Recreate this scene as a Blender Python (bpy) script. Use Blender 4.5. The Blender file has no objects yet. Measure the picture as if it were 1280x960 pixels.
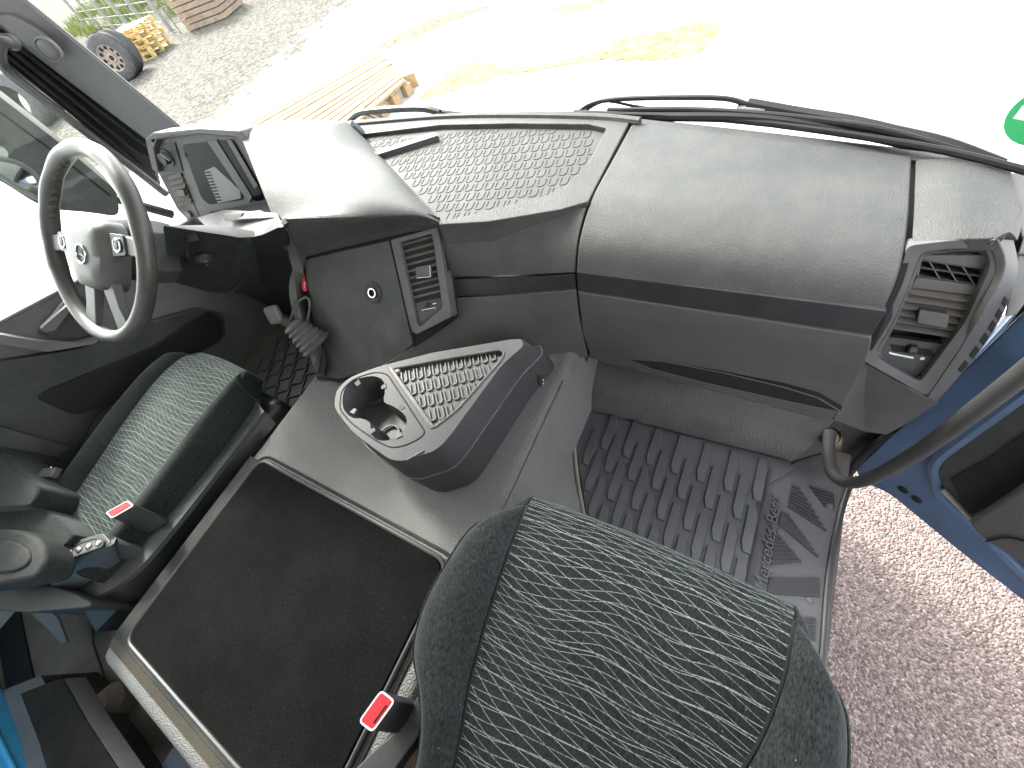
import bpy, bmesh, math, random
from math import sin, cos, pi, radians, sqrt, exp
from mathutils import Vector as V, Matrix
from mathutils.geometry import tessellate_polygon
random.seed(7)
sc = bpy.context.scene
col = sc.collection

# ------------------------------------------------------------------ camera, sky, sun, exposure
# World: X towards the passenger door, Y forward, Z up, metres; the camera hangs at the origin under the cab roof.
CR = V((0.86839141, 0.42789909, -0.25059675))     # camera right
CD = V((0.25408372, -0.81793396, -0.51616422))    # camera down
CF = V((-0.42583779, 0.38456002, -0.81900901))    # camera forward
FPX = 503.0                                        # focal length in px of the 1280 px wide photograph
cam = bpy.data.cameras.new('camera'); camo = bpy.data.objects.new('camera', cam); col.objects.link(camo)
cam.sensor_width = 36; cam.lens = FPX / 1280 * 36; cam.clip_start = .02; cam.clip_end = 2000
camo.matrix_world = Matrix(((CR.x, -CD.x, -CF.x, 0), (CR.y, -CD.y, -CF.y, 0), (CR.z, -CD.z, -CF.z, 0), (0, 0, 0, 1)))
sc.camera = camo
SUN = V((-.80, .36, .66)).normalized()             # towards the sun: ahead on the driver's side, high over the yard
el = math.asin(SUN.z); az = math.atan2(SUN.x, SUN.y)
world = bpy.data.worlds.new('World'); sc.world = world; world.use_nodes = True
wn = world.node_tree; bg = wn.nodes['Background']
sky = wn.nodes.new('ShaderNodeTexSky'); sky.sky_type = 'NISHITA'; sky.sun_disc = False
sky.sun_elevation = el; sky.sun_rotation = az; sky.dust_density = 3.0; sky.ozone_density = 1.0; sky.air_density = 1.0
hs = wn.nodes.new('ShaderNodeHueSaturation'); hs.inputs['Saturation'].default_value = .25   # hazy white sky
wn.links.new(sky.outputs[0], hs.inputs['Color']); wn.links.new(hs.outputs[0], bg.inputs[0]); bg.inputs[1].default_value = .15
sl = bpy.data.lights.new('sun', 'SUN'); sl.energy = 1.15; sl.angle = radians(10); sl.color = (1, .95, .87)
so = bpy.data.objects.new('sun', sl); col.objects.link(so); so.rotation_euler = (-SUN).to_track_quat('-Z', 'Y').to_euler()
sc.view_settings.view_transform = 'Standard'; sc.view_settings.look = 'None'; sc.view_settings.gamma = 1
sc.view_settings.exposure = 3.12
sc.render.engine = 'CYCLES'
sc.cycles.use_denoising = True
sc.cycles.max_bounces = 10; sc.cycles.diffuse_bounces = 6; sc.cycles.transparent_max_bounces = 12
sc.cycles.caustics_reflective = False; sc.cycles.caustics_refractive = False
sc.cycles.sample_clamp_indirect = 8

# ------------------------------------------------------------------ measuring helpers: a sight line of the photograph met with a real plane
def ray(px, py): return CR * (px - 640) + CD * (py - 480) + CF * FPX
def at(px, py, **k):
    d = ray(px, py); (a, v), = k.items(); return d * (v / getattr(d, a))
def plane(a, b, c):
    n = (b - a).cross(c - a).normalized()
    if n.dot(-a) < 0: n = -n
    return a, n
def onp(px, py, pl, lift=0.0):
    d = ray(px, py); p, n = pl; return d * ((p.dot(n) + lift) / d.dot(n))
def onps(pts, pl, lift=0.0): return [onp(x, y, pl, lift) for x, y in pts]

# ------------------------------------------------------------------ materials
def nodes(name):
    m = bpy.data.materials.new(name); m.use_nodes = True
    return m, m.node_tree, m.node_tree.nodes, m.node_tree.links, m.node_tree.nodes['Principled BSDF']
def N(nt, t, **k):
    n = nt.nodes.new(t)
    for a, v in k.items(): setattr(n, a, v)
    return n
def ramp(nt, fac, stops):
    r = N(nt, 'ShaderNodeValToRGB'); cr = r.color_ramp
    while len(cr.elements) < len(stops): cr.elements.new(.5)
    for e, (p, c) in zip(cr.elements, stops):
        e.position = p; e.color = (c, c, c, 1) if isinstance(c, (int, float)) else (*c, 1)
    nt.links.new(fac, r.inputs[0]); return r.outputs[0]
def plastic(name, c, rough=.5, grain=420, bump=.25, var=.18, dust=.0, metallic=0, dist=.0012, dustcol=(.35, .32, .28), spec=.5):
    m, nt, ns, L, b = nodes(name)
    tc = N(nt, 'ShaderNodeTexCoord')
    big = N(nt, 'ShaderNodeTexNoise'); big.inputs['Scale'].default_value = 5; big.inputs['Detail'].default_value = 6; big.inputs['Roughness'].default_value = .65
    L.new(tc.outputs['Object'], big.inputs['Vector'])
    lo = tuple(x * (1 - var) for x in c); hi = tuple(x * (1 + var) for x in c)
    c1 = ramp(nt, big.outputs['Fac'], [(.3, lo), (.7, hi)])
    if dust > 0:
        d2 = N(nt, 'ShaderNodeTexNoise'); d2.inputs['Scale'].default_value = 11; d2.inputs['Detail'].default_value = 9; d2.inputs['Roughness'].default_value = .75
        L.new(tc.outputs['Object'], d2.inputs['Vector'])
        f = ramp(nt, d2.outputs['Fac'], [(.42, 0.0), (.75, dust)])
        mx = N(nt, 'ShaderNodeMixRGB'); mx.inputs[2].default_value = (*dustcol, 1)
        L.new(f, mx.inputs[0]); L.new(c1, mx.inputs[1]); c1 = mx.outputs[0]
    L.new(c1, b.inputs['Base Color'])
    rr = N(nt, 'ShaderNodeMapRange'); rr.inputs['To Min'].default_value = rough - .08; rr.inputs['To Max'].default_value = rough + .1
    L.new(big.outputs['Fac'], rr.inputs[0]); L.new(rr.outputs[0], b.inputs['Roughness'])
    b.inputs['Metallic'].default_value = metallic; b.inputs['Specular IOR Level'].default_value = spec
    if bump > 0:
        v = N(nt, 'ShaderNodeTexVoronoi'); v.inputs['Scale'].default_value = grain; v.feature = 'SMOOTH_F1'; v.inputs['Smoothness'].default_value = .6
        L.new(tc.outputs['Object'], v.inputs['Vector'])
        n2 = N(nt, 'ShaderNodeTexNoise'); n2.inputs['Scale'].default_value = grain * .55; n2.inputs['Detail'].default_value = 3
        L.new(tc.outputs['Object'], n2.inputs['Vector'])
        ad = N(nt, 'ShaderNodeMath', operation='ADD'); L.new(v.outputs['Distance'], ad.inputs[0]); L.new(n2.outputs['Fac'], ad.inputs[1])
        bp = N(nt, 'ShaderNodeBump'); bp.inputs['Strength'].default_value = bump; bp.inputs['Distance'].default_value = dist
        L.new(ad.outputs[0], bp.inputs['Height']); L.new(bp.outputs[0], b.inputs['Normal'])
    return m
def fabric(name, c, stitched=False, lint=.55, spec=.15, line=(.25, .265, .25), k=1.0, sheen=.3):
    m, nt, ns, L, b = nodes(name)
    tc = N(nt, 'ShaderNodeTexCoord')
    nz = N(nt, 'ShaderNodeTexNoise'); nz.inputs['Scale'].default_value = 9; nz.inputs['Detail'].default_value = 8; nz.inputs['Roughness'].default_value = .7
    L.new(tc.outputs['Object'], nz.inputs['Vector'])
    fz = N(nt, 'ShaderNodeTexNoise'); fz.inputs['Scale'].default_value = 520; fz.inputs['Detail'].default_value = 2
    mp = N(nt, 'ShaderNodeMapping'); mp.inputs['Scale'].default_value = (1, .35, 1); L.new(tc.outputs['Object'], mp.inputs[0]); L.new(mp.outputs[0], fz.inputs['Vector'])
    c1 = ramp(nt, nz.outputs['Fac'], [(.3, tuple(x * .72 for x in c)), (.72, tuple(x * 1.35 for x in c))])
    mx = N(nt, 'ShaderNodeMixRGB', blend_type='MULTIPLY'); mx.inputs[0].default_value = .75
    L.new(c1, mx.inputs[1]); L.new(ramp(nt, fz.outputs['Fac'], [(.32, .3), (.7, 1.9)]), mx.inputs[2]); c1 = mx.outputs[0]
    # lint specks
    ln = N(nt, 'ShaderNodeTexVoronoi'); ln.inputs['Scale'].default_value = 75; L.new(tc.outputs['Object'], ln.inputs['Vector'])
    lf = ramp(nt, ln.outputs['Distance'], [(.035, lint), (.06, 0.0)])
    mq = N(nt, 'ShaderNodeMixRGB'); mq.inputs[2].default_value = (.4, .41, .38, 1); L.new(lf, mq.inputs[0]); L.new(c1, mq.inputs[1]); c1 = mq.outputs[0]
    hgt = fz.outputs['Fac']
    if stitched:
        uv = N(nt, 'ShaderNodeSeparateXYZ'); L.new(tc.outputs['UV'], uv.inputs[0]); U, W = uv.outputs[0], uv.outputs[1]
        def M(op, a, b_=None, c_=None):
            n = N(nt, 'ShaderNodeMath', operation=op)
            for i, x in enumerate((a, b_, c_)):
                if x is None: continue
                if isinstance(x, (int, float)): n.inputs[i].default_value = x
                else: L.new(x, n.inputs[i])
            return n.outputs[0]
        wob = N(nt, 'ShaderNodeTexNoise'); wob.inputs['Scale'].default_value = 260; wob.inputs['Detail'].default_value = 1; L.new(tc.outputs['Object'], wob.inputs['Vector'])
        wv = M('MULTIPLY', M('SUBTRACT', wob.outputs['Fac'], .5), .0003)
        lf_ = N(nt, 'ShaderNodeTexNoise'); lf_.inputs['Scale'].default_value = 7; lf_.inputs['Detail'].default_value = 1; L.new(tc.outputs['Object'], lf_.inputs['Vector'])
        wv = M('ADD', wv, M('MULTIPLY', M('SUBTRACT', lf_.outputs['Fac'], .5), .035))
        lines = None
        # three families of fine stitch lines (metres): slope across, amplitude, frequency, phase, pitch
        for sl_, am, fr, ph, pitch, wd in ((.15, .0075, 11, .3, .0120, .032), (-.19, .0080, 10, 2.1, .0110, .032), (.03, .010, 9, 4.0, .031, .018)):
            w = M('ADD', M('ADD', W, wv), M('MULTIPLY', U, sl_))
            w = M('ADD', w, M('MULTIPLY', M('SINE', M('ADD', M('ADD', M('MULTIPLY', U, fr), M('MULTIPLY', W, 9.0)), ph)), am))
            w = M('ADD', w, M('MULTIPLY', M('SINE', M('ADD', M('MULTIPLY', W, 31.0), ph)), .004))
            f = M('ABSOLUTE', M('SUBTRACT', M('FRACT', M('DIVIDE', w, pitch * k)), .5))
            g = M('SUBTRACT', 1.0, M('SMOOTHSTEP', f, wd * .55, wd * 1.35)) if False else M('LESS_THAN', f, wd * .9)
            lines = g if lines is None else M('MAXIMUM', lines, g)
        br = N(nt, 'ShaderNodeTexNoise'); br.inputs['Scale'].default_value = 420; br.inputs['Detail'].default_value = 1; L.new(tc.outputs['Object'], br.inputs['Vector'])
        lines = M('MULTIPLY', lines, ramp(nt, br.outputs['Fac'], [(.34, .35), (.5, 1.0)]))
        mz = N(nt, 'ShaderNodeMixRGB'); mz.inputs[2].default_value = (*line, 1); L.new(lines, mz.inputs[0]); L.new(c1, mz.inputs[1]); c1 = mz.outputs[0]
        hgt = M('ADD', hgt, M('MULTIPLY', lines, .8))
    L.new(c1, b.inputs['Base Color']); b.inputs['Roughness'].default_value = .95; b.inputs['Specular IOR Level'].default_value = spec
    b.inputs['Sheen Weight'].default_value = sheen; b.inputs['Sheen Roughness'].default_value = .4; b.inputs['Sheen Tint'].default_value = (.85, .92, .9, 1)
    bp = N(nt, 'ShaderNodeBump'); bp.inputs['Strength'].default_value = .45; bp.inputs['Distance'].default_value = .0015
    L.new(hgt, bp.inputs['Height']); L.new(bp.outputs[0], b.inputs['Normal'])
    return m
def simple(name, c, rough=.5, metallic=0, spec=.5, coat=0):
    m, nt, ns, L, b = nodes(name)
    tc = N(nt, 'ShaderNodeTexCoord'); nz = N(nt, 'ShaderNodeTexNoise'); nz.inputs['Scale'].default_value = 14; nz.inputs['Detail'].default_value = 8
    L.new(tc.outputs['Object'], nz.inputs['Vector'])
    L.new(ramp(nt, nz.outputs['Fac'], [(.3, tuple(x * .85 for x in c)), (.7, tuple(min(1, x * 1.15) for x in c))]), b.inputs['Base Color'])
    b.inputs['Roughness'].default_value = rough; b.inputs['Metallic'].default_value = metallic; b.inputs['Specular IOR Level'].default_value = spec
    b.inputs['Coat Weight'].default_value = coat
    return m
M_ = {}
M_['dash'] = plastic('dash_grained_plastic', (.052, .053, .0515), .55, 620, .55, .08, .10, spec=.34, dist=.0018)
M_['dash_low'] = plastic('dash_lower_plastic', (.072, .069, .067), .52, 600, .3, .1, .06)
M_['panel'] = plastic('dark_console_plastic', (.033, .035, .0355), .55, 700, .18, .15, .12)
M_['strip'] = plastic('trim_strip_plastic', (.022, .023, .025), .4, 500, .1, .12, .05)
M_['black'] = plastic('black_plastic', (.018, .019, .02), .45, 600, .12, .15, .05)
M_['void'] = plastic('shadow_gap_plastic', (.006, .006, .006), .8, 600, .0, .1, .0)
M_['tray'] = plastic('tray_rubber', (.064, .066, .064), .65, 500, .15, .08, .15, spec=.2)
M_['vent'] = plastic('vent_plastic', (.075, .074, .074), .5, 600, .2, .12, .12)
M_['slat'] = plastic('dusty_slat_plastic', (.11, .096, .086), .6, 600, .2, .25, .55, dustcol=(.2, .155, .12))
M_['tunnel'] = plastic('tunnel_vinyl', (.138, .137, .133), .55, 400, .8, .1, .2, dist=.0028, dustcol=(.2, .185, .16))
M_['board'] = plastic('footwell_vinyl', (.06, .055, .052), .42, 260, .6, .15, .3, dist=.002, dustcol=(.16, .12, .1))
M_['floor'] = plastic('dirty_floor_vinyl', (.1, .085, .07), .75, 240, .4, .3, .6, dustcol=(.2, .16, .12))
M_['rubber'] = plastic('rubber_mat', (.068, .069, .075), .36, 500, .12, .2, .16, dustcol=(.12, .12, .125))
M_['sill'] = plastic('sill_rubber', (.072, .071, .074), .5, 500, .15, .15, .25, dustcol=(.16, .145, .14))
M_['carpet'] = fabric('black_velour_carpet', (.0064, .0067, .0066), lint=.12, spec=.03, sheen=.01)
M_['velour'] = fabric('green_grey_velour', (.0185, .0215, .0208), sheen=.14)
M_['stitched'] = fabric('stitched_seat_fabric', (.0135, .0165, .016), True, sheen=.12)
M_['stitched_d'] = fabric('stitched_seat_fabric_lit', (.028, .036, .0355), True, line=(.28, .30, .28), sheen=.15)  # same seat fabric made lighter, the driver side's sun put into its colour
M_['seat_plastic'] = plastic('seat_base_plastic', (.045, .048, .05), .5, 600, .2, .12, .1)
M_['leather'] = plastic('wheel_leather', (.043, .041, .037), .42, 420, .3, .15, .1)
M_['hub'] = plastic('wheel_hub_plastic', (.08, .079, .074), .5, 600, .2, .1, .1)
M_['chrome'] = simple('satin_chrome', (.6, .6, .6), .25, 1)
M_['red'] = simple('red_button_plastic', (.62, .035, .045), .35)
M_['white'] = simple('white_print', (.8, .8, .8), .5)
M_['blue'] = simple('blue_truck_paint', (.07, .115, .20), .4, 0, .5, .4)
M_['daylit_blue'] = simple('daylit_blue_paint', (.07, .45, .80), .3)  # cab blue made far brighter, daylight put into the colour
M_['green'] = simple('green_print', (.05, .42, .15), .5)
M_['tube'] = plastic('grab_rail_rubber', (.028, .027, .027), .65, 500, .15, .12, .05)
M_['seal'] = plastic('door_seal_rubber', (.014, .014, .014), .6, 500, 0, .1, .0, spec=.2)
M_['beige'] = plastic('beige_seal_edge', (.2, .17, .13), .6, 300, .2, .2, .3)
M_['pillar'] = plastic('pillar_trim', (.13, .13, .126), .55, 700, .2, .1, .1)
M_['pillar_dark'] = plastic('dark_exterior_plastic', (.035, .037, .037), .5, 500, .2, .1, .15)
M_['headliner'] = plastic('headliner_fabric', (.55, .54, .5), .9, 500, .2, .05, 0)
M_['wood'] = plastic('raw_pallet_wood', (.34, .22, .105), .8, 60, .4, .35, .3, dustcol=(.5, .42, .3))
M_['wood_y'] = plastic('yellow_pallet_wood', (.62, .44, .16), .8, 60, .4, .3, .3, dustcol=(.5, .42, .3))
M_['wood_r'] = plastic('reddish_pallet_wood', (.27, .19, .135), .8, 60, .4, .35, .3, dustcol=(.5, .42, .3))
M_['tyre'] = plastic('tyre_rubber', (.05, .05, .05), .7, 90, .2, .2, .5, dustcol=(.16, .155, .15))
M_['rim'] = plastic('rusty_rim', (.3, .23, .17), .6, 60, .2, .3, .5, dustcol=(.5, .45, .38))
M_['concrete'] = plastic('concrete', (.24, .235, .21), .9, 60, .3, .15, .3)
M_['wire'] = simple('galvanised_wire', (.10, .10, .095), .6, .2)
M_['seat_dark'] = plastic('seat_dark_plastic', (.026, .028, .0285), .8, 600, .2, .12, .1, spec=.12)
M_['box'] = plastic('storage_box_plastic', (.042, .043, .0445), .55, 600, .2, .1, .06, spec=.3)
M_['worn'] = plastic('darkened_tunnel_vinyl', (.05, .044, .036), .85, 420, .4, .2, .3, dist=.002, dustcol=(.10, .085, .065), spec=.1)  # dirty brown vinyl, darkened in colour to offset the sun
M_['felt'] = plastic('locker_felt', (.010, .0102, .0105), .95, 500, .3, .2, .03, spec=.03)
M_['foam'] = plastic('grey_padding', (.055, .056, .056), .9, 500, .25, .15, .15)
M_['mirror'] = simple('mirror_silver', (.9, .9, .9), .03, 1)
M_['screen'] = simple('gauge_glass', (.004, .0045, .005), .12, 0, .08, 0)
M_['gauge'] = simple('gauge_face', (.12, .13, .14), .4)
M_['leaf'] = simple('yellow_green_leaves', (.16, .2, .04), .7)  # yellow-green leaf colour
M_['bark'] = simple('bark', (.12, .09, .06), .9)
def glass_material():
    m = bpy.data.materials.new('clear_window_glass'); m.use_nodes = True; nt = m.node_tree; nt.nodes.clear()
    o = N(nt, 'ShaderNodeOutputMaterial'); t = N(nt, 'ShaderNodeBsdfTransparent'); t.inputs[0].default_value = (.93, .96, .94, 1)
    g = N(nt, 'ShaderNodeBsdfGlossy'); g.inputs['Roughness'].default_value = .02
    lw = N(nt, 'ShaderNodeLayerWeight'); lw.inputs['Blend'].default_value = .5
    pw = N(nt, 'ShaderNodeMath', operation='POWER'); pw.inputs[1].default_value = 5; nt.links.new(lw.outputs['Facing'], pw.inputs[0])
    fr = N(nt, 'ShaderNodeMath', operation='MULTIPLY_ADD'); fr.inputs[1].default_value = .5; fr.inputs[2].default_value = .015; nt.links.new(pw.outputs[0], fr.inputs[0])
    mx = N(nt, 'ShaderNodeMixShader'); nt.links.new(fr.outputs[0], mx.inputs[0]); nt.links.new(t.outputs[0], mx.inputs[1]); nt.links.new(g.outputs[0], mx.inputs[2])
    nt.links.new(mx.outputs[0], o.inputs[0]); return m
M_['glass'] = glass_material()

# ------------------------------------------------------------------ object helpers
def tag(o, label=None, cat=None, group=None, kind=None):
    for k, v in (('label', label), ('category', cat), ('group', group), ('kind', kind)):
        if v: o[k] = v
    return o
def thing(name, label, cat, loc=(0, 0, 0), group=None):
    o = bpy.data.objects.new(name, None); col.objects.link(o); o.location = loc; o.empty_display_size = .05
    return tag(o, label, cat, group)
def base_of(p):
    # things are Empties at their base; mesh parts keep world coordinates
    return p.location.copy() if p.type == 'EMPTY' else V((0, 0, 0))
def link(name, me, parent=None, label=None):
    o = bpy.data.objects.new(name, me); col.objects.link(o)
    if parent is not None:
        o.parent = parent; o.matrix_parent_inverse = Matrix.Translation(-base_of(parent))
    if label: o['label'] = label
    return o
def build(name, vf, mat, parent=None, smooth=35, bevel=0, seg=2, subsurf=0, solid=0, label=None, uvs=None):
    vs, fs = vf
    me = bpy.data.meshes.new(name); me.from_pydata([tuple(v) for v in vs], [], [tuple(f) for f in fs]); me.validate()
    bm = bmesh.new(); bm.from_mesh(me); bm.normal_update()
    if solid == 0 and uvs is None: bmesh.ops.recalc_face_normals(bm, faces=bm.faces)
    if solid and sum(f.normal.dot(-f.calc_center_median()) * f.calc_area() for f in bm.faces) < 0:
        bmesh.ops.reverse_faces(bm, faces=bm.faces)      # open sheets face the cab interior, thickness goes behind
    bm.to_mesh(me); bm.free()
    if uvs:
        ul = me.uv_layers.new(name='UVMap')
        for lp in me.loops: ul.data[lp.index].uv = uvs[lp.vertex_index]
    for p in me.polygons: p.use_smooth = True
    if smooth < 180: me.set_sharp_from_angle(angle=radians(smooth))
    me.materials.append(M_[mat] if isinstance(mat, str) else mat)
    o = link(name, me, parent, label)
    if subsurf: m = o.modifiers.new('sub', 'SUBSURF'); m.levels = m.render_levels = subsurf
    if solid: m = o.modifiers.new('solid', 'SOLIDIFY'); m.thickness = solid; m.offset = -1
    if solid and not bevel: bevel = min(.002, solid * .3)
    if bevel: m = o.modifiers.new('bevel', 'BEVEL'); m.width = bevel; m.segments = seg; m.limit_method = 'ANGLE'; m.angle_limit = radians(32); m.harden_normals = True
    return o
def join(*parts):
    vs, fs = [], []
    for v, f in parts:
        k = len(vs); vs += list(v); fs += [tuple(i + k for i in q) for q in f]
    return vs, fs
def roundpoly(pts, r, n=4):
    out = []; m = len(pts)
    for i in range(m):
        p, a, b = pts[i], pts[i - 1], pts[(i + 1) % m]
        rr = r[i] if isinstance(r, (list, tuple)) else r
        u, w = (a - p), (b - p); rr = min(rr, u.length * .48, w.length * .48)
        s, e = p + u.normalized() * rr, p + w.normalized() * rr
        for j in range(n + 1):
            t = j / n; out.append(s * (1 - t) ** 2 + p * 2 * t * (1 - t) + e * t * t)
    return out
def prism(pts, off):
    """closed outline extruded by a vector (cap fans are tessellated so that concave outlines work)"""
    n = len(pts); vs = [V(p) for p in pts] + [V(p) + off for p in pts]
    tri = tessellate_polygon([[V(p) for p in pts]])
    fs = [tuple(t) for t in tri] + [tuple(i + n for i in reversed(t)) for t in tri]
    fs += [(i, (i + 1) % n, (i + 1) % n + n, i + n) for i in range(n)]
    return vs, fs
def ngon_prism(pts, off):
    n = len(pts); vs = [V(p) for p in pts] + [V(p) + off for p in pts]
    return vs, [tuple(range(n)), tuple(range(2 * n - 1, n - 1, -1))] + [(i, (i + 1) % n, (i + 1) % n + n, i + n) for i in range(n)]
def frame(outer, inner, nrm, depth, proud=0.0):
    """flat ring between two outlines of equal count, with its inner and outer walls going back by depth"""
    n = len(outer); b = nrm * -depth; f = nrm * proud
    vs = [p + f for p in outer] + [p + f for p in inner] + [p + b for p in outer] + [p + b for p in inner]
    fs = []
    for i in range(n):
        j = (i + 1) % n
        fs += [(i, j, n + j, n + i), (n + i, n + j, 3 * n + j, 3 * n + i), (j, i, 2 * n + i, 2 * n + j)]
    return vs, fs
def cat(pts, n, closed=False):
    out = []; m = len(pts)
    for i in range(m if closed else m - 1):
        g = (lambda k: pts[k % m]) if closed else (lambda k: pts[max(0, min(m - 1, k))])
        a, b, c, d = g(i - 1), g(i), g(i + 1), g(i + 2)
        for j in range(n):
            t = j / n
            out.append(.5 * ((2 * b) + (c - a) * t + (2 * a - 5 * b + 4 * c - d) * t * t + (3 * b - a - 3 * c + d) * t ** 3))
    if not closed: out.append(pts[-1])
    return out
def tube(path, r, n=10, closed=False, cap=True):
    m = len(path); vs, fs = [], []
    up = V((0, 0, 1)); prev = None
    for i, p in enumerate(path):
        a = path[(i - 1) % m] if closed or i else path[0]; b = path[(i + 1) % m] if closed or i < m - 1 else path[-1]
        t = (b - a).normalized()
        if prev is None: s = t.cross(up if abs(t.z) < .9 else V((1, 0, 0))).normalized()
        else: s = (prev - t * prev.dot(t)).normalized()
        prev = s; w = t.cross(s); rr = r[i] if isinstance(r, list) else r
        vs += [p + (s * cos(2 * pi * k / n) + w * sin(2 * pi * k / n)) * rr for k in range(n)]
    for i in range(m if closed else m - 1):
        for k in range(n):
            j = (i + 1) % m; fs.append((i * n + k, i * n + (k + 1) % n, j * n + (k + 1) % n, j * n + k))
    if cap and not closed: fs += [tuple(range(n - 1, -1, -1)), tuple(range((m - 1) * n, m * n))]
    return vs, fs
def loft(rows, wrap=False):
    n = len(rows[0]); vs = [p for r in rows for p in r]; fs = []
    for i in range(len(rows) - 1):
        for k in range(n if wrap else n - 1):
            l = (k + 1) % n; fs.append((i * n + k, i * n + l, (i + 1) * n + l, (i + 1) * n + k))
    return vs, fs
def lathe(prof, origin, axis, n=20):
    axis = axis.normalized(); s = axis.orthogonal().normalized(); w = axis.cross(s)
    rows = [[origin + axis * h + (s * cos(2 * pi * k / n) + w * sin(2 * pi * k / n)) * r for k in range(n)] for r, h in prof]
    return loft(rows, True)
def box(c, s, X=V((1, 0, 0)), Y=V((0, 1, 0)), Z=V((0, 0, 1))):
    c = V(c); vs = [c + X * (s[0] / 2 * a) + Y * (s[1] / 2 * b) + Z * (s[2] / 2 * d) for a in (-1, 1) for b in (-1, 1) for d in (-1, 1)]
    return vs, [(0, 1, 3, 2), (4, 6, 7, 5), (0, 4, 5, 1), (2, 3, 7, 6), (0, 2, 6, 4), (1, 5, 7, 3)]
def disc(c, r, nrm, n=20):
    s = nrm.orthogonal().normalized(); w = nrm.cross(s)
    return [c + (s * cos(2 * pi * k / n) + w * sin(2 * pi * k / n)) * r for k in range(n)]
def lerp(a, b, t): return a + (b - a) * t
def bil(q, u, v): return lerp(lerp(q[0], q[1], u), lerp(q[3], q[2], u), v)   # tl, tr, br, bl

FLOOR, TUN, GND = -1.12, -.86, -2.4

# ------------------------------------------------------------------ setting: ground outside, cab floor, engine tunnel
def ground_material():
    m, nt, ns, L, b = nodes('yard_ground')
    tc = N(nt, 'ShaderNodeTexCoord'); P = tc.outputs['Object']
    def tex(t, s, **k):
        n = N(nt, t); n.inputs['Scale'].default_value = s
        for a, v in k.items(): n.inputs[a].default_value = v
        L.new(P, n.inputs['Vector']); return n
    n1 = tex('ShaderNodeTexNoise', .22, Detail=7, Roughness=.6); n2 = tex('ShaderNodeTexNoise', 1.6, Detail=9, Roughness=.7)
    st = tex('ShaderNodeTexVoronoi', 100); stc = tex('ShaderNodeTexNoise', 85, Detail=4)
    # stones: reddish grey grit with darker gaps; concrete yard pale; sand drifts
    grit = ramp(nt, st.outputs['Color'], [(0, (.10, .076, .067)), (.5, (.195, .152, .136)), (1, (.35, .29, .26))])
    mg = N(nt, 'ShaderNodeMixRGB', blend_type='MULTIPLY'); mg.inputs[0].default_value = .8
    L.new(grit, mg.inputs[1]); L.new(ramp(nt, stc.outputs['Fac'], [(.3, .55), (.7, 1.25)]), mg.inputs[2])
    conc = ramp(nt, n2.outputs['Fac'], [(.3, (.50, .50, .47)), (.7, (.66, .66, .62))])
    sand = ramp(nt, n2.outputs['Fac'], [(.35, (.34, .24, .11)), (.65, (.52, .42, .22))])
    sp = N(nt, 'ShaderNodeSeparateXYZ'); L.new(P, sp.inputs[0])
    def M(op, a, b_):
        n = N(nt, 'ShaderNodeMath', operation=op)
        for i, x in enumerate((a, b_)):
            if isinstance(x, (int, float)): n.inputs[i].default_value = x
            else: L.new(x, n.inputs[i])
        return n.outputs[0]
    # sandy drift mask
    f_s = ramp(nt, n1.outputs['Fac'], [(.62, 0.0), (.75, .6)])
    m1 = N(nt, 'ShaderNodeMixRGB'); L.new(f_s, m1.inputs[0]); L.new(conc, m1.inputs[1]); L.new(sand, m1.inputs[2])
    # gritty beyond x > -0.2 & near, and on the far left strip before the fence
    nearg = M('LESS_THAN', sp.outputs[1], 2.6)
    edge = M('ADD', sp.outputs[1], M('MULTIPLY', M('SUBTRACT', n2.outputs['Fac'], .5), 2.0))
    left = M('LESS_THAN', M('ADD', M('ADD', sp.outputs[0], M('MULTIPLY', sp.outputs[1], .1)), M('MULTIPLY', M('SUBTRACT', n2.outputs['Fac'], .5), 6.0)), -9.8)
    left = M('MULTIPLY', left, M('GREATER_THAN', edge, 3.2))
    right = M('MULTIPLY', M('LESS_THAN', edge, 2.4), M('GREATER_THAN', sp.outputs[0], -3.0))
    g = M('MAXIMUM', right, left)
    big = tex('ShaderNodeTexVoronoi', 15); bigc = ramp(nt, big.outputs['Color'], [(0, (.02, .018, .014)), (.3, (.09, .083, .07)), (.75, (.15, .14, .12)), (1, (.3, .28, .25))])
    m3 = N(nt, 'ShaderNodeMixRGB'); L.new(left, m3.inputs[0]); L.new(mg.outputs[0], m3.inputs[1]); L.new(bigc, m3.inputs[2]); mg = m3
    m2 = N(nt, 'ShaderNodeMixRGB'); L.new(g, m2.inputs[0]); L.new(m1.outputs[0], m2.inputs[1]); L.new(mg.outputs[0], m2.inputs[2])
    L.new(m2.outputs[0], b.inputs['Base Color']); b.inputs['Roughness'].default_value = .95; b.inputs['Specular IOR Level'].default_value = .1
    ad = M('SUBTRACT', M('MULTIPLY', stc.outputs['Fac'], .6), M('MULTIPLY', st.outputs['Distance'], 1.4))
    bp = N(nt, 'ShaderNodeBump'); bp.inputs['Strength'].default_value = .9; bp.inputs['Distance'].default_value = .012
    L.new(ad, bp.inputs['Height']); L.new(bp.outputs[0], b.inputs['Normal'])
    return m
M_['ground'] = ground_material()
gs = 700
tag(build('ground', ([V((-gs, -gs, GND)), V((gs, -gs, GND)), V((gs, gs, GND)), V((-gs, gs, GND))], [(0, 1, 2, 3)]), 'ground'), kind='structure')

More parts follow.
